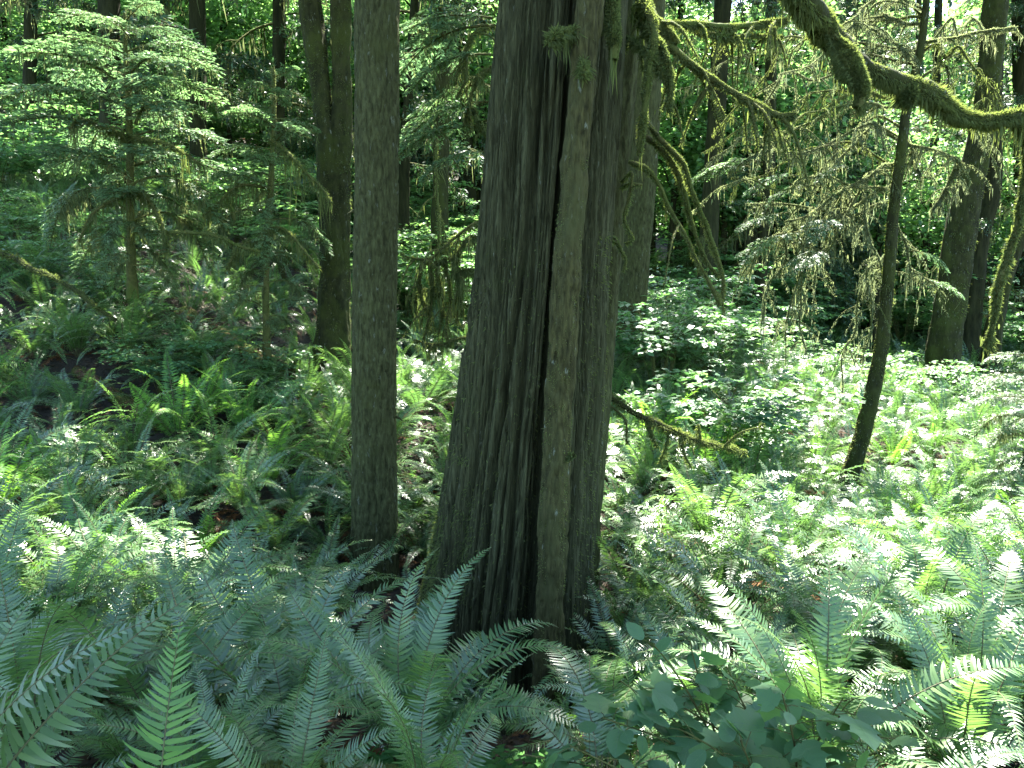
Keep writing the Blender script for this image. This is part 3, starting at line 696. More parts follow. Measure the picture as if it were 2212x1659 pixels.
# ================================================================== YOUNG HEMLOCKS (left)
def hem_branch(L=1.0, leaf0=.3, arch=.25, moss=120, needles=True, seed=0):
    """local branch along +X: wood, needles, hanging moss"""
    n = 16; s = np.linspace(0, 1, n)
    x = s * L; z = arch * L * (np.sin(s * 2.0) * .55 - s ** 2.2 * .95)
    y = .06 * L * np.sin(s * 3 + seed)
    p = np.stack([x, y, z], 1)
    w = G(); tube(w, p, np.linspace(.013, .003, n) * (.6 + L * .45), 5, 0, .2, seed)
    nd = G(); ms = G()
    fuzz(ms, p, np.linspace(.014, .004, n), 260, .018, 0, width=.007)
    strands(ms, p[2:], moss, .17 * (.5 + L * .5), 0, .009)
    m = int(26 * L ** .5) + 6
    for i in range(m):
        si = leaf0 * .5 + (1 - leaf0 * .5) * (i + .5) / m; c = np.array([np.interp(si, s, p[:, k]) for k in range(3)])
        tl = L * .50 * (1 - si) ** .8 * min(1, (si + .2) * 1.6) + .07
        sg = 1 if i % 2 else -1
        ang = math.radians(58 - 20 * si + R.normal() * 8)
        d = np.array([math.cos(ang), sg * math.sin(ang), -.05 + R.normal() * .12])
        q = smooth(np.array([c, c + d * tl * .55 + [0, 0, .01], c + d * tl + [0, 0, -.16 * tl]]), 7)
        tube(w, q, np.linspace(.0042, .0015, 7), 3)
        if R.random() < (.35 if moss < 100 else .8): strands(ms, q, int(3 + 16 * tl), .10, 0, .007)
        if needles and (si > leaf0 or R.random() < .35):
            k = int(10 + 75 * tl)
            tt = R.random(k); cc = np.stack([np.interp(tt, np.linspace(0, 1, 7), q[:, j]) for j in range(3)], 1)
            dq = norm(q[-1] - q[0]); sd = np.cross(dq, [0, 0, 1.0]); sgn = np.where(R.random(k) < .5, 1, -1)[:, None]
            dd = dq * R.uniform(.3, 1.0, (k, 1)) + sd * sgn * R.uniform(.4, 1.0, (k, 1)) + np.array([0, 0, -.10]) + R.normal(size=(k, 3)) * .12
            leaves(nd, cc, dd, np.array([0, 0, 1.0]) + R.normal(size=(k, 3)) * .3, .068 * R.uniform(.55, 1.4, k) * (1.1 - tt * .4), .018, 0, fold=.05)
    return w, nd, ms
BR = []
for i in range(5):
    w, nd, ms = hem_branch(1.0, .22, R.uniform(.2, .4), 26, True, i); BR.append((w.mesh("branch", [M_TWIG]), nd.mesh("needles", [M_NEED]), ms.mesh("hanging_moss", [M_LICH])))
BRM = []
for i in range(4):
    w, nd, ms = hem_branch(1.0, .75, R.uniform(.45, .75), 210, True, i + 10); BRM.append((w.mesh("branch", [M_TWIG]), nd.mesh("needles", [M_NEED]), ms.mesh("hanging_moss", [M_LICH])))
def put_branch(tree, var, loc, az, pitch, scale):
    w, nd, ms = var
    o = link("branch", w, tree)
    o.matrix_local = Matrix.Translation(loc) @ Matrix.Rotation(az, 4, 'Z') @ Matrix.Rotation(-pitch, 4, 'Y') @ Matrix.Rotation(R.normal() * .12, 4, 'X') @ Matrix.Scale(scale, 4)
    if nd is not None: link("needles", nd, o)
    link("hanging_moss", ms, o)
    return o
def young_hemlock(label, pts, Y, reach, vleaf, vtop, seed, nb=40):
    sp = smooth(np.array([[*P(u, v, Y), w * Y / F] for u, v, w in pts]), 90)
    sp = resample_z(sp, .03)
    o = thing("hemlock_tree", (sp[-1, 0], Y, sp[-1, 2] + .1), label, "tree")
    part("trunk", trunk_geo(sp, 14, .04, .1, 1.5, seed, sp[-1, 2]), [M_TWIG], o)
    fg = G(); fuzz(fg, sp[:, :3], sp[:, 3], 4200, .03, 0, down=.9, width=.008); part("moss", fg, [M_LICH], o)
    H = sp[0, 2] - sp[-1, 2]
    for i in range(nb):
        f = (i + R.random() * .7) / nb                      # 0 bottom .. 1 top
        z = sp[-1, 2] + H * (.10 + .90 * f); k = np.argmin(abs(sp[:, 2] - z)); c = sp[k, :3]
        v = pix(c)[1]
        leafy = v < vleaf
        L = reach * ((.55 + .45 * math.sin(min(1, f * 1.25) * 2.4)) if f < .8 else (1.25 - f) * 2.0) * R.uniform(.72, 1.08)
        az = i * 2.39996 + R.normal() * .3
        var = (BR if leafy or R.random() < .12 else BRM)[R.integers(5 if False else 4)]
        put_branch(o, var, Vector(c) - o.location, az, R.uniform(-.05, .22) if leafy else R.uniform(-.35, .15), L)
    return o, sp
yh1, _ = young_hemlock("larger young hemlock at left, tiers of pale needles above hanging moss", [(268, 22, 2), (272, 120, 4), (280, 300, 7), (282, 480, 8), (286, 645, 9)], 9.4, 1.32, 400, 30, 3)
yh2, _ = young_hemlock("smaller young hemlock beside the two-stemmed maple with drooping mossy branches", [(590, 140, 2), (592, 250, 4), (584, 420, 6), (575, 600, 6), (576, 805, 8)], 9.8, .80, 420, 140, 6, nb=36)
mossy_branch(yh1, [(290, 500, 9.3), (350, 500, 9.0), (430, 505, 8.9), (495, 520, 8.8), (560, 545, 8.8)], .028, .014, 24, 900, .04, 160, .16, .03)
mossy_branch(yh1, [(285, 410, 9.3), (320, 430, 9.0), (350, 480, 8.9), (365, 540, 8.9)], .024, .010, 20, 700, .04, 120, .2, .03)
mossy_branch(yh1, [(283, 300, 9.4), (230, 280, 9.0), (180, 255, 8.8), (155, 275, 8.7)], .026, .010, 20, 700, .04, 160, .22, .03)
mossy_branch(yh1, [(285, 300, 9.3), (350, 310, 9.0), (405, 335, 8.9), (440, 360, 8.9)], .026, .010, 20, 700, .04, 150, .2, .03)
mossy_branch(yh1, [(285, 420, 9.3), (230, 440, 9.0), (190, 470, 8.9), (170, 520, 8.9)], .022, .010, 20, 600, .04, 130, .25, .03)
mossy_branch(yh2, [(580, 490, 9.7), (620, 500, 9.5), (660, 540, 9.4), (690, 580, 9.3)], .022, .010, 20, 600, .04, 120, .2, .03)
mossy_branch(yh2, [(578, 520, 9.7), (540, 520, 9.5), (510, 540, 9.4), (490, 580, 9.3)], .02, .008, 20, 500, .04, 100, .18, .03)
mossy_branch(yh2, [(585, 300, 9.7), (640, 350, 9.4), (690, 400, 9.3), (715, 440, 9.2)], .022, .008, 20, 500, .04, 150, .25, .03)
mossy_branch(yh2, [(584, 410, 9.7), (520, 400, 9.5), (480, 430, 9.4), (440, 470, 9.3)], .022, .008, 20, 500, .04, 150, .25, .03)

# ================================================================== MOSSY LIMBS (upper right)
def limb_thing(label, pts, radii, n, fz, fl, st, sl, wob=.02, base=None):
    p = wpath(pts, n, wob); rad = np.interp(np.linspace(0, 1, n), np.linspace(0, 1, len(radii)), radii)
    o = thing("mossy_limb", p[0], label, "tree limb")
    g = G(); tube(g, p, rad * (1 + .12 * noise(p * 8, 3)), 24, 0, .2, 5); part("limb", g, [M_MBARK], o)
    h = G(); fuzz(h, p, rad, fz, fl, 0, down=.9, width=.0045); strands(h, p, st, sl, 0, .007, rad.mean() * .8); part("moss", h, [M_MOSS], o)
    return o, p, rad
YB = 4.1
big, pb, rb = limb_thing("thick moss-covered maple limb sweeping down across the upper right", [(1690, -60, YB - .2), (1745, 10, YB - .15), (1790, 65, YB - .05), (1850, 115, YB), (1900, 150, YB), (1990, 190, YB + .05), (2060, 238, YB + .1), (2130, 256, YB + .1), (2230, 245, YB + .1), (2330, 230, YB + .1)],
                         [.066, .066, .058, .040, .040, .052, .038, .030, .028, .026], 70, 42000, .026, 420, .10, .03)
mossy_branch(big, [(1770, 30, YB - .05), (1815, 95, YB - .1), (1843, 140, YB - .14), (1858, 178, YB - .15), (1860, 210, YB - .15), (1852, 232, YB - .15)], .042, .026, 34, 14000, .025, 220, .12, .01)
mossy_branch(big, [(1970, 175, YB + .05), (1965, 200, YB), (1960, 228, YB)], .035, .02, 14, 2200, .045, 320, .17, .01)
mossy_branch(big, [(2186, 258, YB + .1), (2205, 300, YB + .15), (2222, 360, YB + .2), (2215, 440, YB + .25), (2190, 540, YB + .3), (2168, 600, YB + .3), (2150, 690, YB + .35), (2132, 745, YB + .35)], .021, .010, 44, 5500, .022, 60, .07, .03)
# limbs of the trunk behind the cedar, and neighbours
YM = 5.2
def bm(par, pts, r0, r1, side=0, st=60, sl=.12, fz=1800, fl=.028, n=34, wob=.03):
    return mossy_branch(par, pts, r0 * .9, r1 * .85, n, fz, fl * .65, int(st * .2), sl * .8, wob, side=int(side * 1.3))
bm(backH, [(1330, -60, 4.6), (1322, 20, 4.5), (1325, 60, 4.45), (1328, 100, 4.45), (1326, 128, 4.45)], .045, .028, 0, 120, .12, 4500, .035, 24, .01)
bm(backH, [(1380, -40, 5.4), (1412, 60, 5.0), (1405, 140, 4.9), (1397, 220, 4.9), (1388, 300, 4.9), (1383, 345, 4.9)], .034, .020, 0, 160, .12, 3800, .035)
bm(backH, [(1375, 20, 5.5), (1400, 70, 5.1), (1430, 105, 4.95), (1448, 160, 4.9), (1450, 215, 4.9), (1440, 245, 4.9)], .026, .018, 0, 140, .15, 2600, .035)
bm(backH, [(1345, 75, 5.2), (1375, 95, 5.0), (1410, 130, 4.9), (1440, 185, 4.9), (1452, 250, 4.9)], .016, .010, 3, 60, .12, 1400, .03)
bm(backH, [(1385, -60, 5.4), (1415, 30, 5.2), (1440, 95, 5.1), (1500, 150, 5.1), (1570, 195, 5.1), (1640, 235, 5.1), (1690, 255, 5.1), (1725, 252, 5.1)], .034, .016, 14, 150, .10, 5200, .028, 50)
bm(backH, [(1425, 40, 5.3), (1480, 52, 5.4), (1560, 60, 5.5), (1640, 45, 5.6), (1705, 38, 5.6)], .026, .018, 6, 110, .10, 3400, .026, 44)
bm(backH, [(1500, 70, 5.5), (1560, 80, 5.5), (1620, 72, 5.6), (1690, 75, 5.7)], .018, .010, 9, 80, .15, 2000, .026)
bm(backH, [(1395, 0, 5.4), (1420, 40, 5.2), (1450, 80, 5.1), (1465, 105, 5.1)], .034, .03, 0, 110, .12, 2200, .03, 20)
bm(farH, [(1392, 262, 5.9), (1430, 300, 5.7), (1470, 350, 5.6), (1492, 420, 5.6), (1520, 490, 5.6), (1545, 560, 5.6), (1560, 610, 5.6), (1556, 660, 5.6)], .020, .014, 0, 60, .06, 2900, .02, 50)
bm(farH, [(1395, 300, 5.9), (1440, 330, 5.7), (1475, 420, 5.7), (1500, 520, 5.7), (1520, 570, 5.7), (1552, 605, 5.7)], .024, .012, 0, 60, .06, 2900, .02, 50)
bm(farH, [(1362, 350, 5.6), (1395, 365, 5.5), (1425, 400, 5.5), (1450, 450, 5.5), (1480, 510, 5.5), (1500, 560, 5.5), (1535, 625, 5.5), (1552, 662, 5.5)], .017, .011, 3, 60, .07, 2600, .02, 50)
bm(backH, [(1342, 395, 5.5), (1360, 378, 5.3), (1360, 430, 5.3), (1352, 480, 5.3), (1372, 520, 5.3), (1355, 530, 5.3)], .012, .008, 0, 40, .08, 900, .02)
bm(backH, [(1342, 405, 5.5), (1365, 402, 5.3), (1388, 404, 5.3)], .010, .008, 0, 10, .04, 300, .02, 10)
bm(backH, [(1328, 515, 5.5), (1345, 545, 5.3), (1357, 565, 5.3), (1350, 590, 5.3)], .012, .008, 0, 20, .05, 400, .02, 12)
# leaning tree's branches
YN = 9.5
LB = [[(1948, 300, 9.6), (1880, 270, 9.3), (1800, 300, 9.2), (1740, 335, 9.1), (1660, 335, 9.0), (1600, 360, 9.0)],
      [(1960, 235, 9.6), (1900, 225, 9.3), (1820, 232, 9.2), (1740, 262, 9.2), (1700, 285, 9.2), (1650, 300, 9.2), (1585, 300, 9.2)],
      [(1945, 345, 9.6), (1880, 380, 9.3), (1820, 415, 9.2), (1760, 455, 9.1), (1700, 480, 9.1)],
      [(1935, 405, 9.6), (1870, 430, 9.4), (1800, 460, 9.3), (1730, 490, 9.2), (1660, 520, 9.2), (1600, 590, 9.2)],
      [(1930, 440, 9.6), (1860, 455, 9.4), (1780, 450, 9.3), (1700, 440, 9.3), (1620, 440, 9.3)],
      [(1985, 130, 9.6), (1930, 90, 9.3), (1880, 60, 9.2), (1850, 50, 9.1), (1810, 80, 9.1), (1800, 120, 9.1)],
      [(1955, 250, 9.6), (1970, 310, 9.4), (2030, 330, 9.3), (2070, 350, 9.3), (2100, 362, 9.3)],
      [(2065, 352, 9.4), (2040, 400, 9.4), (2012, 455, 9.4)],
      [(1985, 95, 9.6), (2040, 85, 9.5), (2120, 75, 9.4), (2212, 62, 9.3)],
      [(1960, 290, 9.6), (1975, 360, 9.4), (1985, 405, 9.3)],
      [(1925, 560, 9.6), (1870, 600, 9.3), (1850, 660, 9.2), (1835, 720, 9.2), (1822, 800, 9.2), (1815, 870, 9.2)],
      [(1915, 640, 9.6), (1895, 560, 9.3), (1880, 520, 9.2), (1870, 430, 9.2)],
      [(1760, 455, 9.2), (1735, 540, 9.1), (1730, 620, 9.1), (1732, 700, 9.1), (1738, 770, 9.1)],
      [(1905, 545, 9.5), (1868, 590, 9.2), (1880, 650, 9.1), (1875, 730, 9.1), (1868, 790, 9.1)],
      [(1690, 500, 9.2), (1700, 560, 9.2), (1660, 620, 9.1), (1650, 690, 9.1)],
      [(1720, 480, 9.2), (1740, 560, 9.2), (1712, 640, 9.1), (1700, 740, 9.1)],
      [(1930, 470, 9.6), (1960, 560, 9.4), (2000, 600, 9.3), (2030, 640, 9.3)],
      [(1850, 420, 9.3), (1800, 500, 9.2), (1770, 570, 9.2), (1750, 640, 9.2)]]
for i, b in enumerate(LB):
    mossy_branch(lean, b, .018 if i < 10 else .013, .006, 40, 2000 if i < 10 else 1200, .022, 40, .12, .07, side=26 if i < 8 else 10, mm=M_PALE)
for i in range(18):
    k = int(len(spN) * .02) + i * 2; v0 = R.uniform(-40, 420); kk = np.argmin([abs(pix(q_)[1] - v0) for q_ in spN[:, :3]]); u0 = pix(spN[kk, :3])[0]
    sgn = -1 if i % 5 else 1; ue = u0 + sgn * R.uniform(130, 520 if sgn < 0 else 230); ve = v0 + R.uniform(-60, 260); Ye = R.uniform(8.2, 10.6)
    mid = [(u0 + (ue - u0) * f + R.normal() * 14, v0 + (ve - v0) * f ** 1.6 - 45 * math.sin(f * 3) + R.normal() * 22, 9.6 + (Ye - 9.6) * f) for f in (.25, .45, .6, .8)]
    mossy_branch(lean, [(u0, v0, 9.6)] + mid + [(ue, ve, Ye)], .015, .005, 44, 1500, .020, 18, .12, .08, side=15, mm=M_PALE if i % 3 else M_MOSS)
# bright needle sprays at the ends
for (u, v, Y, az, L, pt) in [(1640, 350, 9.1, 178, .75, -.2), (1620, 360, 9.2, 190, .6, -.2), (1720, 380, 9.1, 200, .7, -.25), (1760, 400, 9.1, 170, .55, -.3), (1700, 460, 9.2, 185, .6, -.25), (1740, 500, 9.1, 195, .8, -.35),
                             (1780, 540, 9.1, 215, .6, -.4), (1680, 520, 9.2, 180, .5, -.3), (1570, 365, 9.1, 160, .4, -.2), (1800, 470, 9.1, 230, .6, -.4), (1990, 600, 9.3, -20, .5, -.4), (1970, 540, 9.3, -30, .45, -.5), (1830, 360, 9.2, 210, .5, -.3)]:
    w, nd, ms = BR[R.integers(5)]
    put_branch(lean, (w, nd, ms), Vector(P(u, v, Y)) - Vector(lean.location), math.radians(az), pt, L)
# hanging mossy branches left of cedar
bt = thing("hemlock_tree", P(1030, 760, 7.0), "small mossy hemlock tucked behind the cedar's left edge with hanging branches", "tree")
sp = resample_z(smooth(np.array([[*P(u, v, 7.0), w * 7.0 / F] for u, v, w in [(1092, 20, 6), (1072, 250, 8), (1055, 480, 9), (1035, 760, 11), (1028, 860, 12)]]), 50), .05)
part("trunk", trunk_geo(sp, 14, .05, .1, 1.3, 9), [M_TWIG], bt)
for b in [[(1055, 470, 7), (1010, 495, 6.9), (960, 535, 6.9), (930, 560, 6.9), (885, 555, 6.9), (862, 545, 6.9)], [(1050, 530, 7), (1010, 520, 6.9), (985, 555, 6.9), (950, 565, 6.9)], [(1045, 590, 7), (1010, 585, 6.9), (980, 590, 6.9)],
          [(930, 565, 6.9), (935, 620, 6.9), (925, 690, 6.9), (920, 735, 6.9)], [(960, 560, 6.9), (975, 620, 6.9), (965, 700, 6.9), (970, 740, 6.9)], [(990, 560, 6.9), (998, 640, 6.9), (985, 700, 6.9)], [(945, 565, 6.9), (955, 650, 6.9), (950, 720, 6.9)], [(915, 560, 6.9), (905, 620, 6.9), (925, 680, 6.9)],
          [(1035, 740, 7), (990, 735, 6.9), (955, 745, 6.9), (900, 735, 6.9)],
          [(950, 300, 9), (945, 400, 9), (948, 480, 9), (944, 590, 9)], [(1068, 150, 7), (1035, 170, 6.9), (1010, 230, 6.9), (1000, 270, 6.9)], [(1060, 300, 7), (1035, 270, 6.9), (1020, 230, 6.9)], [(1070, 60, 7), (1020, 90, 6.9), (1010, 170, 6.9), (985, 210, 6.9)]]:
    mossy_branch(bt, b, .015, .007, 26, 900, .026, 40, .13, .04, side=6)
for (u, v, az, L, pt) in [(1060, 120, 185, .75, -.3), (1055, 220, 175, .8, -.3), (1050, 330, 200, .6, -.3), (1065, 40, 190, .8, -.1), (1050, 180, 160, .9, -.4), (1058, 60, 170, 1.0, -.35), (1052, 280, 180, .9, -.2)]:
    put_branch(bt, BR[R.integers(5)], Vector(P(u, v, 7.0)) - Vector(bt.location), math.radians(az), pt, L)

# ================================================================== FALLEN WOOD
LOGP = []
def log_thing(label, pts, r0, r1, mat, moss_n, seed, name="fallen_log", seg=22, rag=.2, roots=0):
    p = wpath(pts, 60, .03); rad = np.linspace(r0, r1, 60)
    if name == 'fallen_log' and r0 < .3 and 'bottom edge' not in label:
        zt = gz(p[:, 0], p[:, 1]); tt = np.linspace(0, 1, 60); za, zb_ = zt[0] + r0, zt[-1] + r1 * .6; zl = za * (1 - tt) + zb_ * tt
        zl += max(0, np.max(zt + rad * .35 - zl)) * .8
        p[:, :2] = p[0, :2] * (1 - tt[:, None]) + p[-1, :2] * tt[:, None]; p[:, 2] = zl + .012 * noise(np.stack([tt * 7, 0 * tt, 0 * tt], 1), seed); LOGP.append(p)
    o = thing(name, p.mean(0), label, "log")
    g = G(); tube(g, p, rad * (1 + .18 * noise(p * 5, seed)), seg, 0, rag * 1.6, seed)
    g.add(*_cap(p[0], p[1], rad[0] * .9)); g.add(*_cap(p[-1], p[-2], rad[-1] * .9))
    part("trunk", g, [mat], o)
    h = G(); fuzz(h, p + np.array([0, 0, .01]), rad, moss_n, .03, 0, down=-.2, width=.009); part("moss", h, [M_MOSS], o)
    if roots:
        for i in range(roots):
            a = R.uniform(0, 6.28); d = norm(np.array([R.uniform(.2, 1), math.cos(a) * .9, math.sin(a) * .9])); l = R.uniform(.15, .42)
            q = smooth(np.array([p[-1] + R.normal(size=3) * .08, p[-1] + d * l * .5, p[-1] + d * l + np.array([0, 0, -.1])]) + R.normal(size=(3, 3)) * .02, 8)
            rg = G(); tube(rg, q, np.linspace(.022, .005, 8), 5); part("root", rg, [M_WOOD], o)
    return o
def _cap(c, inner, r):
    T = norm(c - inner); ref = np.array([0, 0, 1.0]); s = norm(np.cross(T, ref)); t_ = np.cross(s, T)
    a = np.linspace(0, 2 * np.pi, 12, endpoint=False)
    V = np.vstack([c + T * .004, c + (np.cos(a)[:, None] * s + np.sin(a)[:, None] * t_) * r])
    return V, [[0, 1 + i, 1 + (i + 1) % 12, 1 + (i + 2) % 12] for i in range(0, 12, 2)]
def onto(u, v, Y, up=0):
    """pixel whose ground point at Y is raised by `up`"""
    p = P(u, v, Y); z = gz1(p[0], p[1]) + up
    a = pix(np.array([p[0], p[1], z])); return (a[0], a[1], Y)
log_thing("rotten brown fallen log with torn root end behind the left ferns", [(392, 678, 10.8), (450, 706, 10.6), (540, 752, 10.3), (615, 790, 10.0)], .15, .19, M_WOOD, 1600, 3, roots=34)
log_thing("moss-patched brown log slanting down through ferns at left", [(160, 738, 8.8), (200, 770, 8.6), (270, 840, 8.2), (345, 905, 7.9)], .06, .085, M_WOOD, 900, 5)
log_thing("thin moss-covered pole leaning down the left bank", [(-120, 500, 9.9), (-40, 535, 9.7), (40, 562, 9.5), (130, 610, 9.2), (200, 655, 9.0), (250, 690, 8.9)], .034, .02, M_MBARK, 2600, 7, "fallen_branch")
fp = log_thing("green mossy fallen pole slanting out from the cedar's right side", [(1300, 842, 5.9), (1330, 862, 5.9), (1400, 900, 5.9), (1480, 938, 5.9), (1560, 968, 6.0), (1610, 980, 6.1)], .025, .013, M_MBARK, 2600, 9, "fallen_branch", 12)
for b in [[(1400, 900, 5.9), (1405, 930, 5.85), (1420, 965, 5.85)], [(1560, 968, 6), (1600, 935, 5.9), (1640, 925, 5.9), (1650, 915, 5.9)], [(1470, 935, 5.9), (1478, 975, 5.85), (1495, 1010, 5.85)], [(1310, 870, 5.9), (1350, 905, 5.8), (1355, 960, 5.8)], [(1445, 925, 5.9), (1440, 960, 5.85), (1425, 1000, 5.85)], [(1510, 955, 6), (1512, 935, 5.9), (1508, 915, 5.9)]]:
    mossy_branch(fp, b, .010, .006, 14, 300, .018, 12, .06, .01)
log_thing("low brown mossy log along the bottom edge left of centre", [(380, 1760, 2.0), (560, 1722, 2.05), (700, 1708, 2.1), (850, 1725, 2.15), (1000, 1790, 2.2)], .075, .08, M_MBARK, 15000, 11, seg=24)

# ================================================================== UNDERGROWTH
def visible(x, y, z, mg=120):
    u, v = pix(np.array([x, y, z])); return -mg < u < 2212 + mg and v < 1659 + 260
# hero ferns
HERO = [(880, 1690, 2.65, 21, .90, "largest near fern, erect fronds spreading before the cedar's foot", [0, 4, 7, 1, 5], [85, 70, 100, 55, 115, 38, 130, 20, 150, 168, 5, 200, -12, 62, 93, 108, 230, 310, 275]),
        (1300, 1690, 2.45, 9, .80, "low fern with two long fronds reaching right toward the cedar", [2, 3, 5], [30, 60, 10, 85, 120, 150, -20, 75]),
        (640, 1520, 3.2, 18, .95, "bright-edged fern with sunlit frond tips left of the largest fern", None, None),
        (360, 1600, 2.75, 15, .85, "dark green fern behind the pale close frond at bottom left", None, None),
        (1760, 1560, 3.1, 20, 1.0, "wide arching fern behind the broad-leaved shrub at lower right", None, None),
        (2080, 1640, 2.6, 16, .85, "arching fern at the bottom right corner by the dark hollow", None, None),
        (1560, 1420, 4.0, 18, .95, "fern with raking fronds just right of the cedar's base", None, None),
        (60, 1600, 2.6, 14, .85, "fern filling the bottom left corner", None, None),
        (2000, 1400, 4.0, 20, 1.0, "glinting fern right of the arching fern in lower right", None, None),
        (2200, 1460, 3.5, 18, 1.0, "tall fern cropped by the right edge above the dark hollow", None, None),
        (1090, 1560, 3.9, 9, .38, "small fern close against the cedar's roots", None, None),
        (790, 1400, 4.3, 16, .72, "fern between the straight trunk's foot and the largest fern", None, None),
        (1960, 1690, 2.2, 9, .6, "small fern at bottom edge below the dark hollow", [2, 5], [100, 80, 60, 120, 30, 150, 10, 45, 135])]
placed = []
for u, v, Y, n, L, lb, pk, az in HERO:
    p = P(u, v, Y); fern_things(p[0], Y, n, L, lb, None, pick=pk, az=az); placed.append((p[0], Y))
# pale close frond and left close frond
p = P(330, 1950, 1.45); o = thing("sword_fern", (p[0], p[1], gz1(p[0], p[1]) + .03), "pale yellow-green frond close to the camera at bottom left", "fern")
gy_ = frond(1.0, th0=88, th1=62, pw=1.2, npin=42, plen=.15, lod=0, bend=.1)
f = link("frond", gy_.mesh("frond", [M_FERNY, M_STEM]), o); f.matrix_local = Matrix.Rotation(math.radians(80), 4, 'Z') @ Matrix.Scale(.70, 4)
p = P(-190, 1700, 1.7); o = thing("sword_fern", (p[0], p[1], gz1(p[0], p[1]) + .03), "close fern leaning in from the left edge", "fern")
gy2 = frond(1.0, th0=80, th1=10, pw=1.5, npin=46, plen=.095, lod=0).mesh("frond", [M_FERN, M_STEM])
for az, rx, s in ((62, 1.0, 1.0), (25, .5, .95), (5, -.3, .9), (90, .2, .8)):
    f = link("frond", gy2, o); f.matrix_local = Matrix.Rotation(math.radians(az), 4, 'Z') @ Matrix.Rotation(rx * .5, 4, 'X') @ Matrix.Scale(s, 4)

placed += [(q_[0] * (1 - f_ / q_[1]), q_[1] - f_) for lp in LOGP for q_ in lp[6::12] for f_ in (0.0,)]
placed += [(P(1000, 1500, 3.1)[0], 3.1), (P(800, 1500, 3.1)[0], 3.15), (P(1826, 1100, 8.3)[0], 8.3), (P(1815, 1100, 7.8)[0], 7.75), (P(810, 1200, 5.9)[0], 5.9), (P(815, 1200, 5.4)[0], 5.45), (P(800, 1200, 5.0)[0], 5.0), (P(960, 1500, 2.45)[0], 2.35), (P(780, 1500, 2.4)[0], 2.4), (P(1120, 1500, 2.6)[0], 2.6), (P(930, 1500, 3.3)[0], 3.3), (P(1150, 1500, 3.4)[0], 3.4), (P(1560, 1600, 2.0)[0], 2.0), (P(1400, 1600, 2.1)[0], 2.1), (P(1750, 1600, 1.95)[0], 2.0), (P(1560, 1500, 2.5)[0], 2.5)]
OBST = [(1.0 * cedar.location.x, 5.05, .62), (slim.location.x, 4.42, .1), (leftT.location.x, 6.3, .22), (mp_.location.x, 11, .35)]
def okspot(x, y, r):
    for a, b, rr in OBST:
        if (x - a) ** 2 + (y - b) ** 2 < (rr + .12) ** 2: return False
    for a, b in placed:
        if (x - a) ** 2 + (y - b) ** 2 < r * r: return False
    return True
cands = []
for k in range(60000):
    y = 1.95 + 30 * R.random() ** 1.0; x = R.uniform(-.72, .72) * y + R.normal() * .2
    r = .34 + .009 * y
    if x / y < -.05 and 7 < y: r *= 1.1
    if not okspot(x, y, r): continue
    z = gz1(x, y)
    if not visible(x, y, z): continue
    placed.append((x, y)); cands.append((y, x, z))
cands.sort()
RED = [(P(1700, 430, 9.5), 0)]
n_ind = 0; mid_far = {0: [], 1: [], 2: [], 3: []}; MFG = [fern_geo(POOL1, n, 2) for n in (14, 16, 18, 15)]; farm = {0: [], 1: [], 2: []}
REG = [(lambda u, v, Y: Y < 4.6 and u < 700, "sword fern in the shaded near bed at lower left", "ferns of the lower left bed"),
       (lambda u, v, Y: Y < 4.6 and u > 1280, "sword fern in the dense near bed at lower right", "ferns of the lower right bed"),
       (lambda u, v, Y: Y < 4.6, "sword fern in the near bed between lower left and cedar", "ferns before the cedar"),
       (lambda u, v, Y: u < 760 and Y < 7.2, "sword fern in the partly sunlit bed left of the straight trunk", "ferns left of the straight trunk"),
       (lambda u, v, Y: u < 760 and Y < 11, "sword fern on the shaded bank around the fallen logs", "ferns round the fallen logs"),
       (lambda u, v, Y: u < 760, "sword fern high on the left bank beneath the young hemlocks", "ferns high on the left bank"),
       (lambda u, v, Y: u < 1110 and Y < 9, "sword fern between the straight trunk and the cedar", "ferns between straight trunk and cedar"),
       (lambda u, v, Y: u < 1110, "sword fern seen far back between straight trunk and cedar", "far ferns left of the cedar"),
       (lambda u, v, Y: Y < 7.5, "sword fern in the bright bed right of the cedar", "ferns right of the cedar"),
       (lambda u, v, Y: Y < 12, "sword fern around the foot of the thin leaning trunk", "ferns round the leaning trunk"),
       (lambda u, v, Y: True, "sword fern in the sunlit clearing behind the leaning trunk", "ferns of the far clearing")]
for (y, x, z) in cands:
    if n_ind < 275:
        u, v = pix(np.array([x, y, z]))
        _, lb, gr = [q for q in REG if q[0](u, v, y)][0]
        yg = R.random() < .14
        sc = R.uniform(.70, 1.12)
        if 900 < u < 1320 and 2.9 < y < 5.0: sc *= .40
        elif (700 < u < 1340 and 3.0 < y < 6.2) or (1740 < u < 1900 and 6.6 < y < 9): sc *= .60
        if y < 3.9:
            fern_things(x, y, int(R.integers(15, 21)), sc * (.88 if y > 2.6 else .6), lb, gr, young=yg)
        else:
            o = link("sword_fern", (FERN_MIDY[R.integers(2)] if yg else FERN_MID[R.integers(6)]), None, (x, y, z + .03)); tag(o, lb, "fern", gr)
            o.rotation_euler = (R.normal() * .08, R.normal() * .08, R.uniform(0, 6.28)); o.scale = (sc, sc, sc * R.uniform(.85, 1.1))
        n_ind += 1
    else:
        sc = R.uniform(.7, 1.15)
        if y < 17: sc *= .92; mid_far[int(R.integers(4))].append(mat4((x, y, z), R.uniform(0, 6.28), R.normal() * .1, R.normal() * .1, sc)); continue
        farm[int(R.integers(3))].append(mat4((x, y, z), R.uniform(0, 6.28), 0, 0, sc))
g = G()
for k in mid_far:
    if mid_far[k]: g.scatter(MFG[k], mid_far[k])
for k in farm:
    if farm[k]: g.scatter(FERN_FAR[k], farm[k])
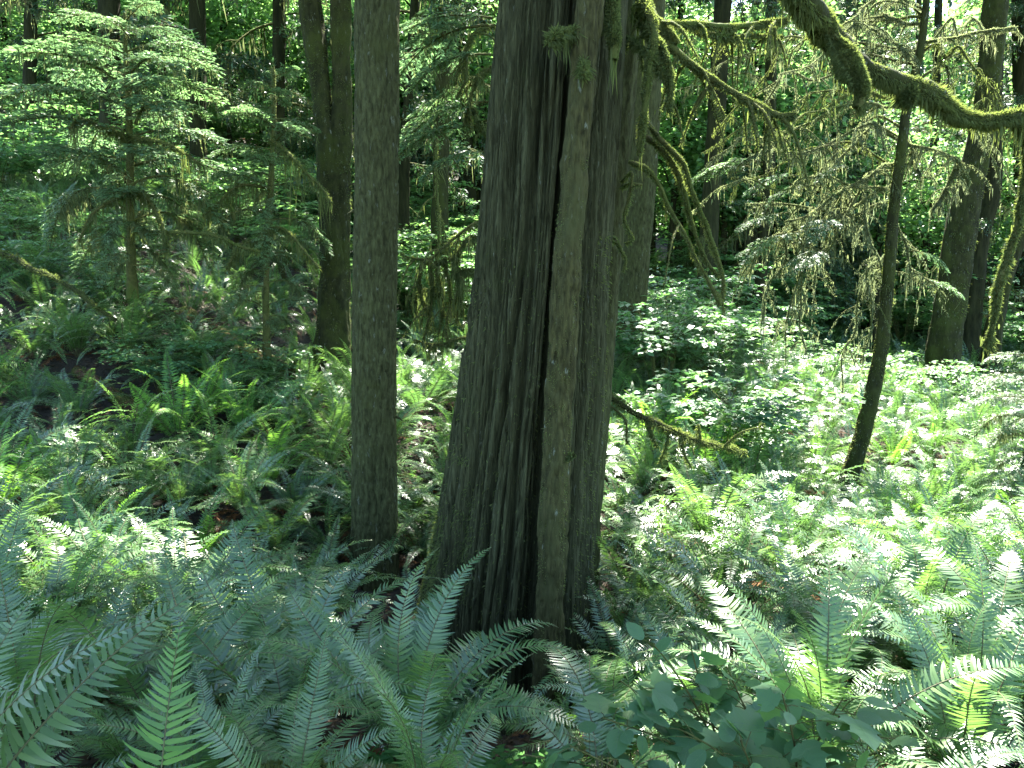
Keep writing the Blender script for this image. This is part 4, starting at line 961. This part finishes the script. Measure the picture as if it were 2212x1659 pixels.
tag(link("distant_ferns", g.mesh("distant_ferns", [M_FERN, M_STEM, M_DEAD])), "mass of distant ferns carpeting the slope far behind the trunks", "ferns", kind="stuff")

# ground leaf carpet + litter
def scatter_pts(n, y0, y1, pw=1.0):
    y = y0 + (y1 - y0) * R.random(n) ** pw; x = R.uniform(-.75, .75, n) * y + R.normal(size=n) * .4
    return x, y, gz(x, y)
x, y, z = scatter_pts(90000, 1.6, 16)
g = G(); k = len(x); leaves(g, np.stack([x, y, z + .012], 1), rdir(k, .15), np.array([0, 0, 1.0]) + R.normal(size=(k, 3)) * .3, R.uniform(.02, .07, k), R.uniform(.012, .035, k), 0)
tag(link("leaf_litter", g.mesh("leaf_litter", [M_LITTER])), "brown dead leaves and needles littering the soil", "litter", kind="stuff")
x, y, z = scatter_pts(26000, 2.0, 17)
msk = (noise(np.stack([x * .8, y * .8, 0 * x], 1), 91) > -.05) & ((x < .08 * y) | (R.random(len(x)) < .12))
x, y, z = x[msk], y[msk], z[msk]; g = G()
for j in range(3):
    a = R.uniform(0, 6.28, len(x)); h = R.uniform(.03, .12, len(x))
    b = np.stack([x, y, z + h], 1); leaves(g, b, np.stack([np.cos(a), np.sin(a), 0 * a - .1], 1), np.array([0, 0, 1.0]) + R.normal(size=(len(x), 3)) * .2, R.uniform(.025, .05, len(x)), R.uniform(.025, .045, len(x)), 0, wide=.6)
tag(link("ground_cover", g.mesh("ground_cover", [M_OX])), "low clover-like green leaves between the ferns", "ground cover", kind="stuff")

# vine maple / huckleberry shrubs: layered leaves on thin stems
def shrub(n_st=7, H=1.0, spread=.6, leaf=.05, per=60, layers=True):
    g = G(); st = G()
    for i in range(n_st):
        a = R.uniform(0, 6.28); r = spread * R.uniform(.3, 1)
        q = smooth(np.array([[0, 0, 0], [math.cos(a) * r * .35, math.sin(a) * r * .35, H * .6], [math.cos(a) * r, math.sin(a) * r, H * R.uniform(.75, 1)]]), 9)
        tube(st, q, np.linspace(.006, .002, 9), 3)
        for b in range(3):
            t0 = R.uniform(.4, 1); c = np.array([np.interp(t0, np.linspace(0, 1, 9), q[:, j]) for j in range(3)])
            aa = a + R.normal() * .9; l = R.uniform(.4, .8) * spread
            k = per // 3; tt = R.random(k); side_ = R.uniform(-1, 1, k) * .22 * np.sin(np.clip(tt + .15, 0, 1) * 3)
            pos = c + np.stack([np.cos(aa) * tt * l - np.sin(aa) * side_, np.sin(aa) * tt * l + np.cos(aa) * side_, .05 * np.sin(tt * 3)], 1) + R.normal(size=(k, 3)) * np.array([.02, .02, .008])
            tube(st, np.array([c, c + [math.cos(aa) * l * .5, math.sin(aa) * l * .5, .05], c + [math.cos(aa) * l, math.sin(aa) * l, 0]]), .002, 3)
            an = aa + R.normal(size=k) * .9
            leaves(g, pos, np.stack([np.cos(an), np.sin(an), R.normal(size=k) * .2 - .15], 1), np.array([0, 0, 1.0]) + R.normal(size=(k, 3)) * .25, leaf * R.uniform(.6, 1.25, k), leaf * .72, 0, wide=.5)
    return g, st
SH = []
for i in range(5):
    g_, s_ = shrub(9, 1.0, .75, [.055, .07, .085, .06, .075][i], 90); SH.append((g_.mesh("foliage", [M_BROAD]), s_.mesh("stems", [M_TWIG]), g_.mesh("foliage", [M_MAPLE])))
def put_shrub(x, y, s, lb, gr, bright=False, zs=1.0, z=None):
    zz = gz1(x, y) if z is None else z
    o = thing("leafy_shrub", (x, y, zz), lb, "shrub", gr)
    a, b, c = SH[R.integers(5)]; rz = R.uniform(0, 6.28)
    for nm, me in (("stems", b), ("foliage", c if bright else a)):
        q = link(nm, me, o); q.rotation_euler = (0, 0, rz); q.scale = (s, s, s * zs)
    return o
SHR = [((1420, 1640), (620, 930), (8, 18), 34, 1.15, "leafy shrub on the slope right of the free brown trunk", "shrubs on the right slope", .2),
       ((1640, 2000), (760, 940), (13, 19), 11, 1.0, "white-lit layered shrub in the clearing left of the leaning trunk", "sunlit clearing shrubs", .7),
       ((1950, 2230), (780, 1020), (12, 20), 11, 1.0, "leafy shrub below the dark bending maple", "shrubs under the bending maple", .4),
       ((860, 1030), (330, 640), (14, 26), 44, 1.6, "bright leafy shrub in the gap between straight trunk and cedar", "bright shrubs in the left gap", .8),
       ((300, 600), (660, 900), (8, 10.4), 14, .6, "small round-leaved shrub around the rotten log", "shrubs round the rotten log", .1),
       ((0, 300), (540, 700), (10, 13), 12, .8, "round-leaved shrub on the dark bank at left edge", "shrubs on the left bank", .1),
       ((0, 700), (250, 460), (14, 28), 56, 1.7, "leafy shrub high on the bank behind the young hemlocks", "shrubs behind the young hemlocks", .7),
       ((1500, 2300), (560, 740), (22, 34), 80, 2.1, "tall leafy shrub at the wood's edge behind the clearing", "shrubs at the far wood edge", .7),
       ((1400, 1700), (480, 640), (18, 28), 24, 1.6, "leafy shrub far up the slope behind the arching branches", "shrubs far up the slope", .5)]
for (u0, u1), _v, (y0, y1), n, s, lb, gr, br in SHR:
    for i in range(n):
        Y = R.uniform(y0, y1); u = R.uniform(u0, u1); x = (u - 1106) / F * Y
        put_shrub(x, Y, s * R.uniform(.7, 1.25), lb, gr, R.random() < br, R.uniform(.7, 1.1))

# near broad-leaved shrub at bottom right
def broadleaf(L, lobed, m):
    """pointed leaf along +X, midrib folded; toothed or lobed edge"""
    n = 18; t_ = np.linspace(0, 1, n)
    if lobed:
        w = np.interp(t_, [0, .06, .18, .30, .40, .52, .62, .74, .86, 1], [.10, .42, .60, .40, .36, .55, .30, .24, .12, .0])
        adv = np.interp(t_, [0, .18, .30, .52, .62, 1], [-.05, .10, .02, .12, .02, 0])
    else:
        w = np.sin(np.pi * np.clip(t_, 0, 1) ** .75) ** .8 * .36; adv = .08 * np.sin(t_ * 3)
    w = w * (1 + .07 * np.sin(np.arange(n) * 2.9))
    V = []
    for i in range(n):
        x0 = t_[i] * L; z0 = -.12 * L * t_[i] ** 2
        V += [[x0, 0, z0 - .0], [x0 + adv[i] * L, w[i] * L, z0 + .10 * w[i] * L - .25 * w[i] ** 2 * L], [x0 + adv[i] * L, -w[i] * L, z0 + .12 * w[i] * L - .2 * w[i] ** 2 * L]]
    Q = []
    for i in range(n - 1):
        a = i * 3; b = a + 3
        Q += [[a, b, b + 1, a + 1], [a, a + 2, b + 2, b]]
    g = G(); V = np.array(V); g.add(V, Q, m)
    for k_ in range(2, n - 5, 2):                      # side veins
        for sd in (1, 2):
            a = V[k_ * 3]; b = V[min(k_ + 3, n - 1) * 3 + sd] * .94 + V[min(k_ + 3, n - 1) * 3] * .06; wv = .0007
            up = np.array([0, 0, .0012]); px_ = np.array([wv, 0, 0]); g.add([a - px_ + up, a + px_ + up, b + px_ * .3 + up, b - px_ * .3 + up], [[0, 1, 2, 3]], 1)
    mid = V[::3]; wv = np.array([0, .0011, 0]); up = np.array([0, 0, .0014])
    for k_ in range(n - 1): g.add([mid[k_] - wv + up, mid[k_] + wv + up, mid[k_ + 1] + wv * .8 + up, mid[k_ + 1] - wv * .8 + up], [[0, 1, 2, 3]], 1)
    return g
LV = [broadleaf(.115, True, 0), broadleaf(.085, False, 0), broadleaf(.10, True, 0), broadleaf(.07, False, 0)]
def near_shrub(label, stems, n_leaf, sizes):
    o = thing("broadleaf_shrub", (stems[0][0][0], stems[0][0][1], gz1(stems[0][0][0], stems[0][0][1])), label, "shrub")
    st = G(); lf = G()
    for s_ in stems:
        q = smooth(np.array(s_), 20); tube(st, q, np.linspace(.0045, .0018, 20), 5)
        for i in range(n_leaf):
            t0 = .35 + .65 * (i + .5) / n_leaf; c = np.array([np.interp(t0, np.linspace(0, 1, 20), q[:, j]) for j in range(3)])
            a = R.uniform(0, 6.28); l = R.uniform(.02, .07); d = np.array([math.cos(a), math.sin(a), R.uniform(-.1, .5)])
            e = c + d * l; tube(st, np.array([c, (c + e) / 2 + [0, 0, .004], e]), .0012, 3)
            lf.scatter(LV[R.choice(4, p=sizes)], [mat4(e, a + R.normal() * .3, R.normal() * .45, .1 + R.normal() * .35, R.uniform(.5, 1.0))])
    part("stems", st, [M_TWIG], o); part("foliage", lf, [M_NEARL, M_VEIN], o)
    return o
def S_(*p): return [P(*q) for q in p]
B0 = (1700, 1800, 1.9)
near_shrub("nearest broad-leaved shrub with lobed leaves at bottom right of centre",
           [S_(B0, *q) for q in [((1600, 1620, 1.95), (1480, 1530, 2.0), (1380, 1470, 2.05)), ((1640, 1590, 1.95), (1600, 1510, 2.0), (1570, 1440, 2.0)), ((1750, 1640, 1.85), (1790, 1560, 1.8), (1820, 1510, 1.75)),
            ((1560, 1670, 1.9), (1440, 1600, 1.9), (1300, 1550, 1.95)), ((1720, 1660, 1.8), (1710, 1580, 1.75), (1690, 1500, 1.7)), ((1500, 1720, 1.8), (1300, 1660, 1.85), (1130, 1630, 1.9)),
            ((1800, 1700, 1.75), (1860, 1650, 1.7), (1880, 1590, 1.7)), ((1620, 1700, 1.75), (1560, 1630, 1.7), (1480, 1580, 1.7)), ((1550, 1740, 1.8), (1400, 1690, 1.8), (1230, 1610, 1.85)), ((1560, 1690, 1.9), (1460, 1560, 1.95), (1340, 1470, 2.0)), ((1650, 1720, 1.7), (1620, 1650, 1.65), (1600, 1600, 1.6))]], 20, [.34, .24, .28, .14])
near_shrub("slender sprig of oval leaves held up before the cedar's right foot", [S_((1560, 1640, 2.0), (1500, 1520, 2.0), (1450, 1440, 2.0), (1410, 1390, 2.0)), S_((1560, 1640, 2.0), (1520, 1500, 2.0), (1500, 1430, 2.0), (1490, 1385, 2.0))], 4, [0, .8, 0, .2])

# young dark hemlock at the right edge
o = thing("hemlock_tree", (P(2215, 1010, 8.2)[0], 8.2, gz1(P(2215, 1010, 8.2)[0], 8.2)), "dark low young hemlock cut by the right edge beside the clearing", "tree")
sp = smooth(np.array([[*P(2235, 700, 8.2), .008], [*P(2228, 900, 8.2), .018], [*P(2222, 1060, 8.2), .028]]), 40)
part("trunk", trunk_geo(resample_z(sp, .04), 12, .04, .1, 1.3, 5, sp[-1, 2]), [M_TWIG], o)
for i in range(24):
    c = P(2228 , 760 + i * 11, 8.2)
    put_branch(o, (BR if i < 14 else BRM)[R.integers(4)], Vector(c) - o.location, i * 2.4, R.uniform(-.3, .1), R.uniform(.35, .75))

# ================================================================== BACKGROUND FOLIAGE
def far_limb(L=2.4, needles=True, seed=0):
    n = 14; s = np.linspace(0, 1, n); p = np.stack([s * L, .1 * np.sin(s * 4 + seed), .12 * L * np.sin(s * 2.2) - .42 * L * s ** 1.8], 1)
    w = G(); tube(w, p, np.linspace(.028, .008, n), 4); nd = G(); ms = G()
    for i in range(26):
        si = R.uniform(.15, 1); c = np.array([np.interp(si, s, p[:, k]) for k in range(3)]); tl = L * .28 * (1.1 - si) + .15
        a = R.choice([-1, 1]) * R.uniform(.5, 1.2); d = np.array([math.cos(a), math.sin(a), R.uniform(-.8, 0)])
        q = smooth(np.array([c, c + d * tl * .5, c + d * tl + [0, 0, -.3 * tl]]), 5); tube(w, q, np.linspace(.012, .005, 5), 3)
        if needles:
            k = 26; tt = R.random(k)[:, None]; cc = q[0] * (1 - tt) + q[-1] * tt + R.normal(size=(k, 3)) * .05
            leaves(nd, cc, d + R.normal(size=(k, 3)) * .5, np.array([0, 0, 1.0]) + R.normal(size=(k, 3)) * .5, .15 * R.uniform(.5, 1.3, k), .045, 0)
        strands(ms, q, 5, .30, 0, .022)
    strands(ms, p, 30, .35, 0, .028)
    return w, nd, ms
FL = []
for i in range(4):
    w, nd, ms = far_limb(2.4, True, i); g_ = G(); 
    for k_, s_ in enumerate((w, nd, ms)):
        V, Q, _ = s_.arrays(); g_.add(V, Q, k_)
    FL.append(g_)
for i in range(2):
    w, nd, ms = far_limb(2.2, False, i + 5); g_ = G()
    for k_, s_ in enumerate((w, ms)):
        V, Q, _ = s_.arrays(); g_.add(V, Q, k_ * 2)
    FL.append(g_)
FLM = [g_.mesh("branch", [M_TWIG, M_DNEED, M_LICH]) for g_ in FL]
for o, sp, Y in FARO:
    tops = sp[:, 2].max(); n = 26 if Y < 24 else 30
    for i in range(n):
        z = gz1(sp[-1, 0], Y) + R.uniform(2.2, min(tops - 3, 12)); k = np.argmin(abs(sp[:, 2] - z)); c = sp[k, :3]
        q = link("branch", FLM[R.integers(6)], o); s = R.uniform(.5, 1.25)
        q.matrix_local = Matrix.Translation(Vector(c) - o.location) @ Matrix.Rotation(R.uniform(0, 6.28), 4, 'Z') @ Matrix.Rotation(R.normal() * .15, 4, 'Y') @ Matrix.Scale(s, 4)
for o in [o_ for o_ in list(COL.objects) if o_.get('category') == 'tree' and o_.parent is None and any(k_ in o_['label'] for k_ in ('hanging lichen', 'broad grey trunk', 'grey trunk slanting'))]:
    tr = [c for c in o.children if c.name.startswith('trunk')][0]
    for i in range(34):
        v_ = tr.data.vertices[R.integers(len(tr.data.vertices))].co
        if v_.z > 11 or v_.z < 1.2: continue
        q = link("branch", FLM[R.choice([4, 5, 4, 5, 0])], o); q.matrix_local = Matrix.Translation(v_) @ Matrix.Rotation(R.uniform(0, 6.28), 4, 'Z') @ Matrix.Rotation(R.normal() * .2, 4, 'Y') @ Matrix.Scale(R.uniform(.35, .85), 4)
for (v_, du) in ((455, -1), (640, -1), (180, 1), (900, 1)):
    c = P(811 + du * 44, v_, 6.28); sg_ = G(); tube(sg_, np.array([c, c + [du * .03, -.01, -.012], c + [du * .055, -.02, -.03]]), [.012, .009, .005], 6, 0, .2); part("branch_stub", sg_, [M_HEM], leftT)
# leafy background trees: light maples and dark conifers
def leafcloud(n, rx, rz, leaf, k=26, flat=.35):
    g = G(); d = rdir(n); r = R.random(n) ** .4
    c = d * r[:, None] * np.array([rx, rx, rz])
    pos = np.repeat(c, k, 0) + R.normal(size=(n * k, 3)) * np.array([.42, .42, .12])
    m = len(pos); dd = rdir(m); dd[:, 2] = dd[:, 2] * .4 - .25
    leaves(g, pos, dd, np.array([0, 0, 1.0]) + R.normal(size=(m, 3)) * flat, leaf * R.uniform(.6, 1.3, m), leaf * .75, 0)
    return g
def branchy(h, rx, rz, n=12):
    w = G(); tube(w, np.array([[0, 0, -.3], [.1, 0, h * .5], [0, .1, h], [0, 0, h + rz * .7]]), [.09, .075, .05, .015], 7)
    for i in range(n):
        a = i * 2.4; z = h + R.uniform(-.7, .6) * rz; l = rx * R.uniform(.5, .95)
        tube(w, smooth(np.array([[0, 0, z - .5], [math.cos(a) * l * .5, math.sin(a) * l * .5, z], [math.cos(a) * l, math.sin(a) * l, z + .1]]), 6), np.linspace(.03, .008, 6), 4)
    return w
MV = []
for i in range(4):
    h = R.uniform(3.6, 4.6); g_ = leafcloud(150, 2.1, 2.6, .15); V, Q, M = g_.arrays(); g2 = G(); g2.add(V + np.array([0, 0, h]), Q)
    MV.append((g2.mesh("crown", [M_MAPLE]), branchy(h, 2.0, 2.4).mesh("trunk", [M_DBARK])))
def conifer_var(H, rb, z0):
    w = G(); tube(w, np.array([[0, 0, -.4], [0, 0, H * .5], [0, 0, H]]), [.16, .10, .02], 7); c = G()
    for i in range(int(H * 9)):
        z = z0 + (H - z0) * (i / (H * 9)); l = rb * (1 - ((z - z0) / (H - z0)) * .88) * R.uniform(.7, 1.1)
        c.scatter(FLh[R.integers(4)], [mat4((0, 0, z), R.uniform(0, 6.28), 0, R.normal() * .12, l / 2.4)])
    return c, w
FLh = FL[:4]
CV = []
for i in range(3):
    c, w = conifer_var(13, 2.3, [.8, 1.5, 2.5][i]); CV.append((c.mesh("crown", [M_TWIG, M_DNEED, M_LICH]), w.mesh("trunk", [M_DBARK])))
def put_tree(kind, u, Y, s, lb, gr):
    x = (u - 1106) / F * Y; z = gz1(x, Y)
    o = thing("maple_tree" if kind else "conifer_tree", (x, Y, z - .1), lb, "tree", gr)
    V = (MV if kind else CV); a, b = V[R.integers(len(V))]; rz = R.uniform(0, 6.28)
    for nm, me in (("trunk", b), ("crown", a)):
        q = link(nm, me, o); q.rotation_euler = (0, 0, rz); q.scale = (s, s, s * R.uniform(.9, 1.1) if kind else s)
BGR = [(1, (-150, 760), (22, 34), 22, "light green maple on the bank behind the young hemlocks", "maples behind the young hemlocks"),
       (1, (860, 1080), (20, 36), 14, "light green maple in the gap left of the cedar", "maples in the left gap"),
       (1, (1400, 1700), (21, 34), 15, "light green maple up the slope right of cedar", "maples up the right slope"),
       (1, (1850, 2350), (26, 44), 22, "light green maple in the bright wood at right", "maples in the bright right wood"),
       (0, (1640, 1880), (25, 32), 6, "blue-green shaded conifer behind the leaning tree's branches", "shaded conifers behind the clearing"),
       (0, (-200, 780), (30, 42), 12, "dark conifer deep in the wood at upper left", "conifers deep at upper left"),
       (0, (850, 1100), (32, 44), 5, "dark conifer deep in the wood left of the cedar", "conifers deep left of the cedar"),
       (0, (1400, 2350), (36, 50), 14, "dark conifer deep in the wood at right", "conifers deep at right")]
for kind, (u0, u1), (y0, y1), n, lb, gr in BGR:
    for i in range(n):
        put_tree(kind, u0 + (u1 - u0) * (i + R.random()) / n, R.uniform(y0, y1), R.uniform(.8, 1.35), lb, gr)
# far wood reading as one mass
g = G(); g1_, g2_ = leafcloud(150, 2.6, 4.5, .34), leafcloud(150, 3.0, 3.5, .40)
ms_ = []
for i in range(230):
    a = R.uniform(-.85, .85); d = R.uniform(50, 72); x, y = math.sin(a) * d, math.cos(a) * d
    ms_.append(mat4((x, y, gz1(x, y) + R.uniform(0, 15)), R.uniform(0, 6), 0, 0, R.uniform(.8, 1.6)))
g.scatter(g1_, ms_[::2]); g.scatter(g2_, ms_[1::2])
tag(link("distant_wood", g.mesh("distant_wood", [M_MAPLE])), "sunlit far-off foliage closing the view behind all trunks", "wood", kind="stuff")
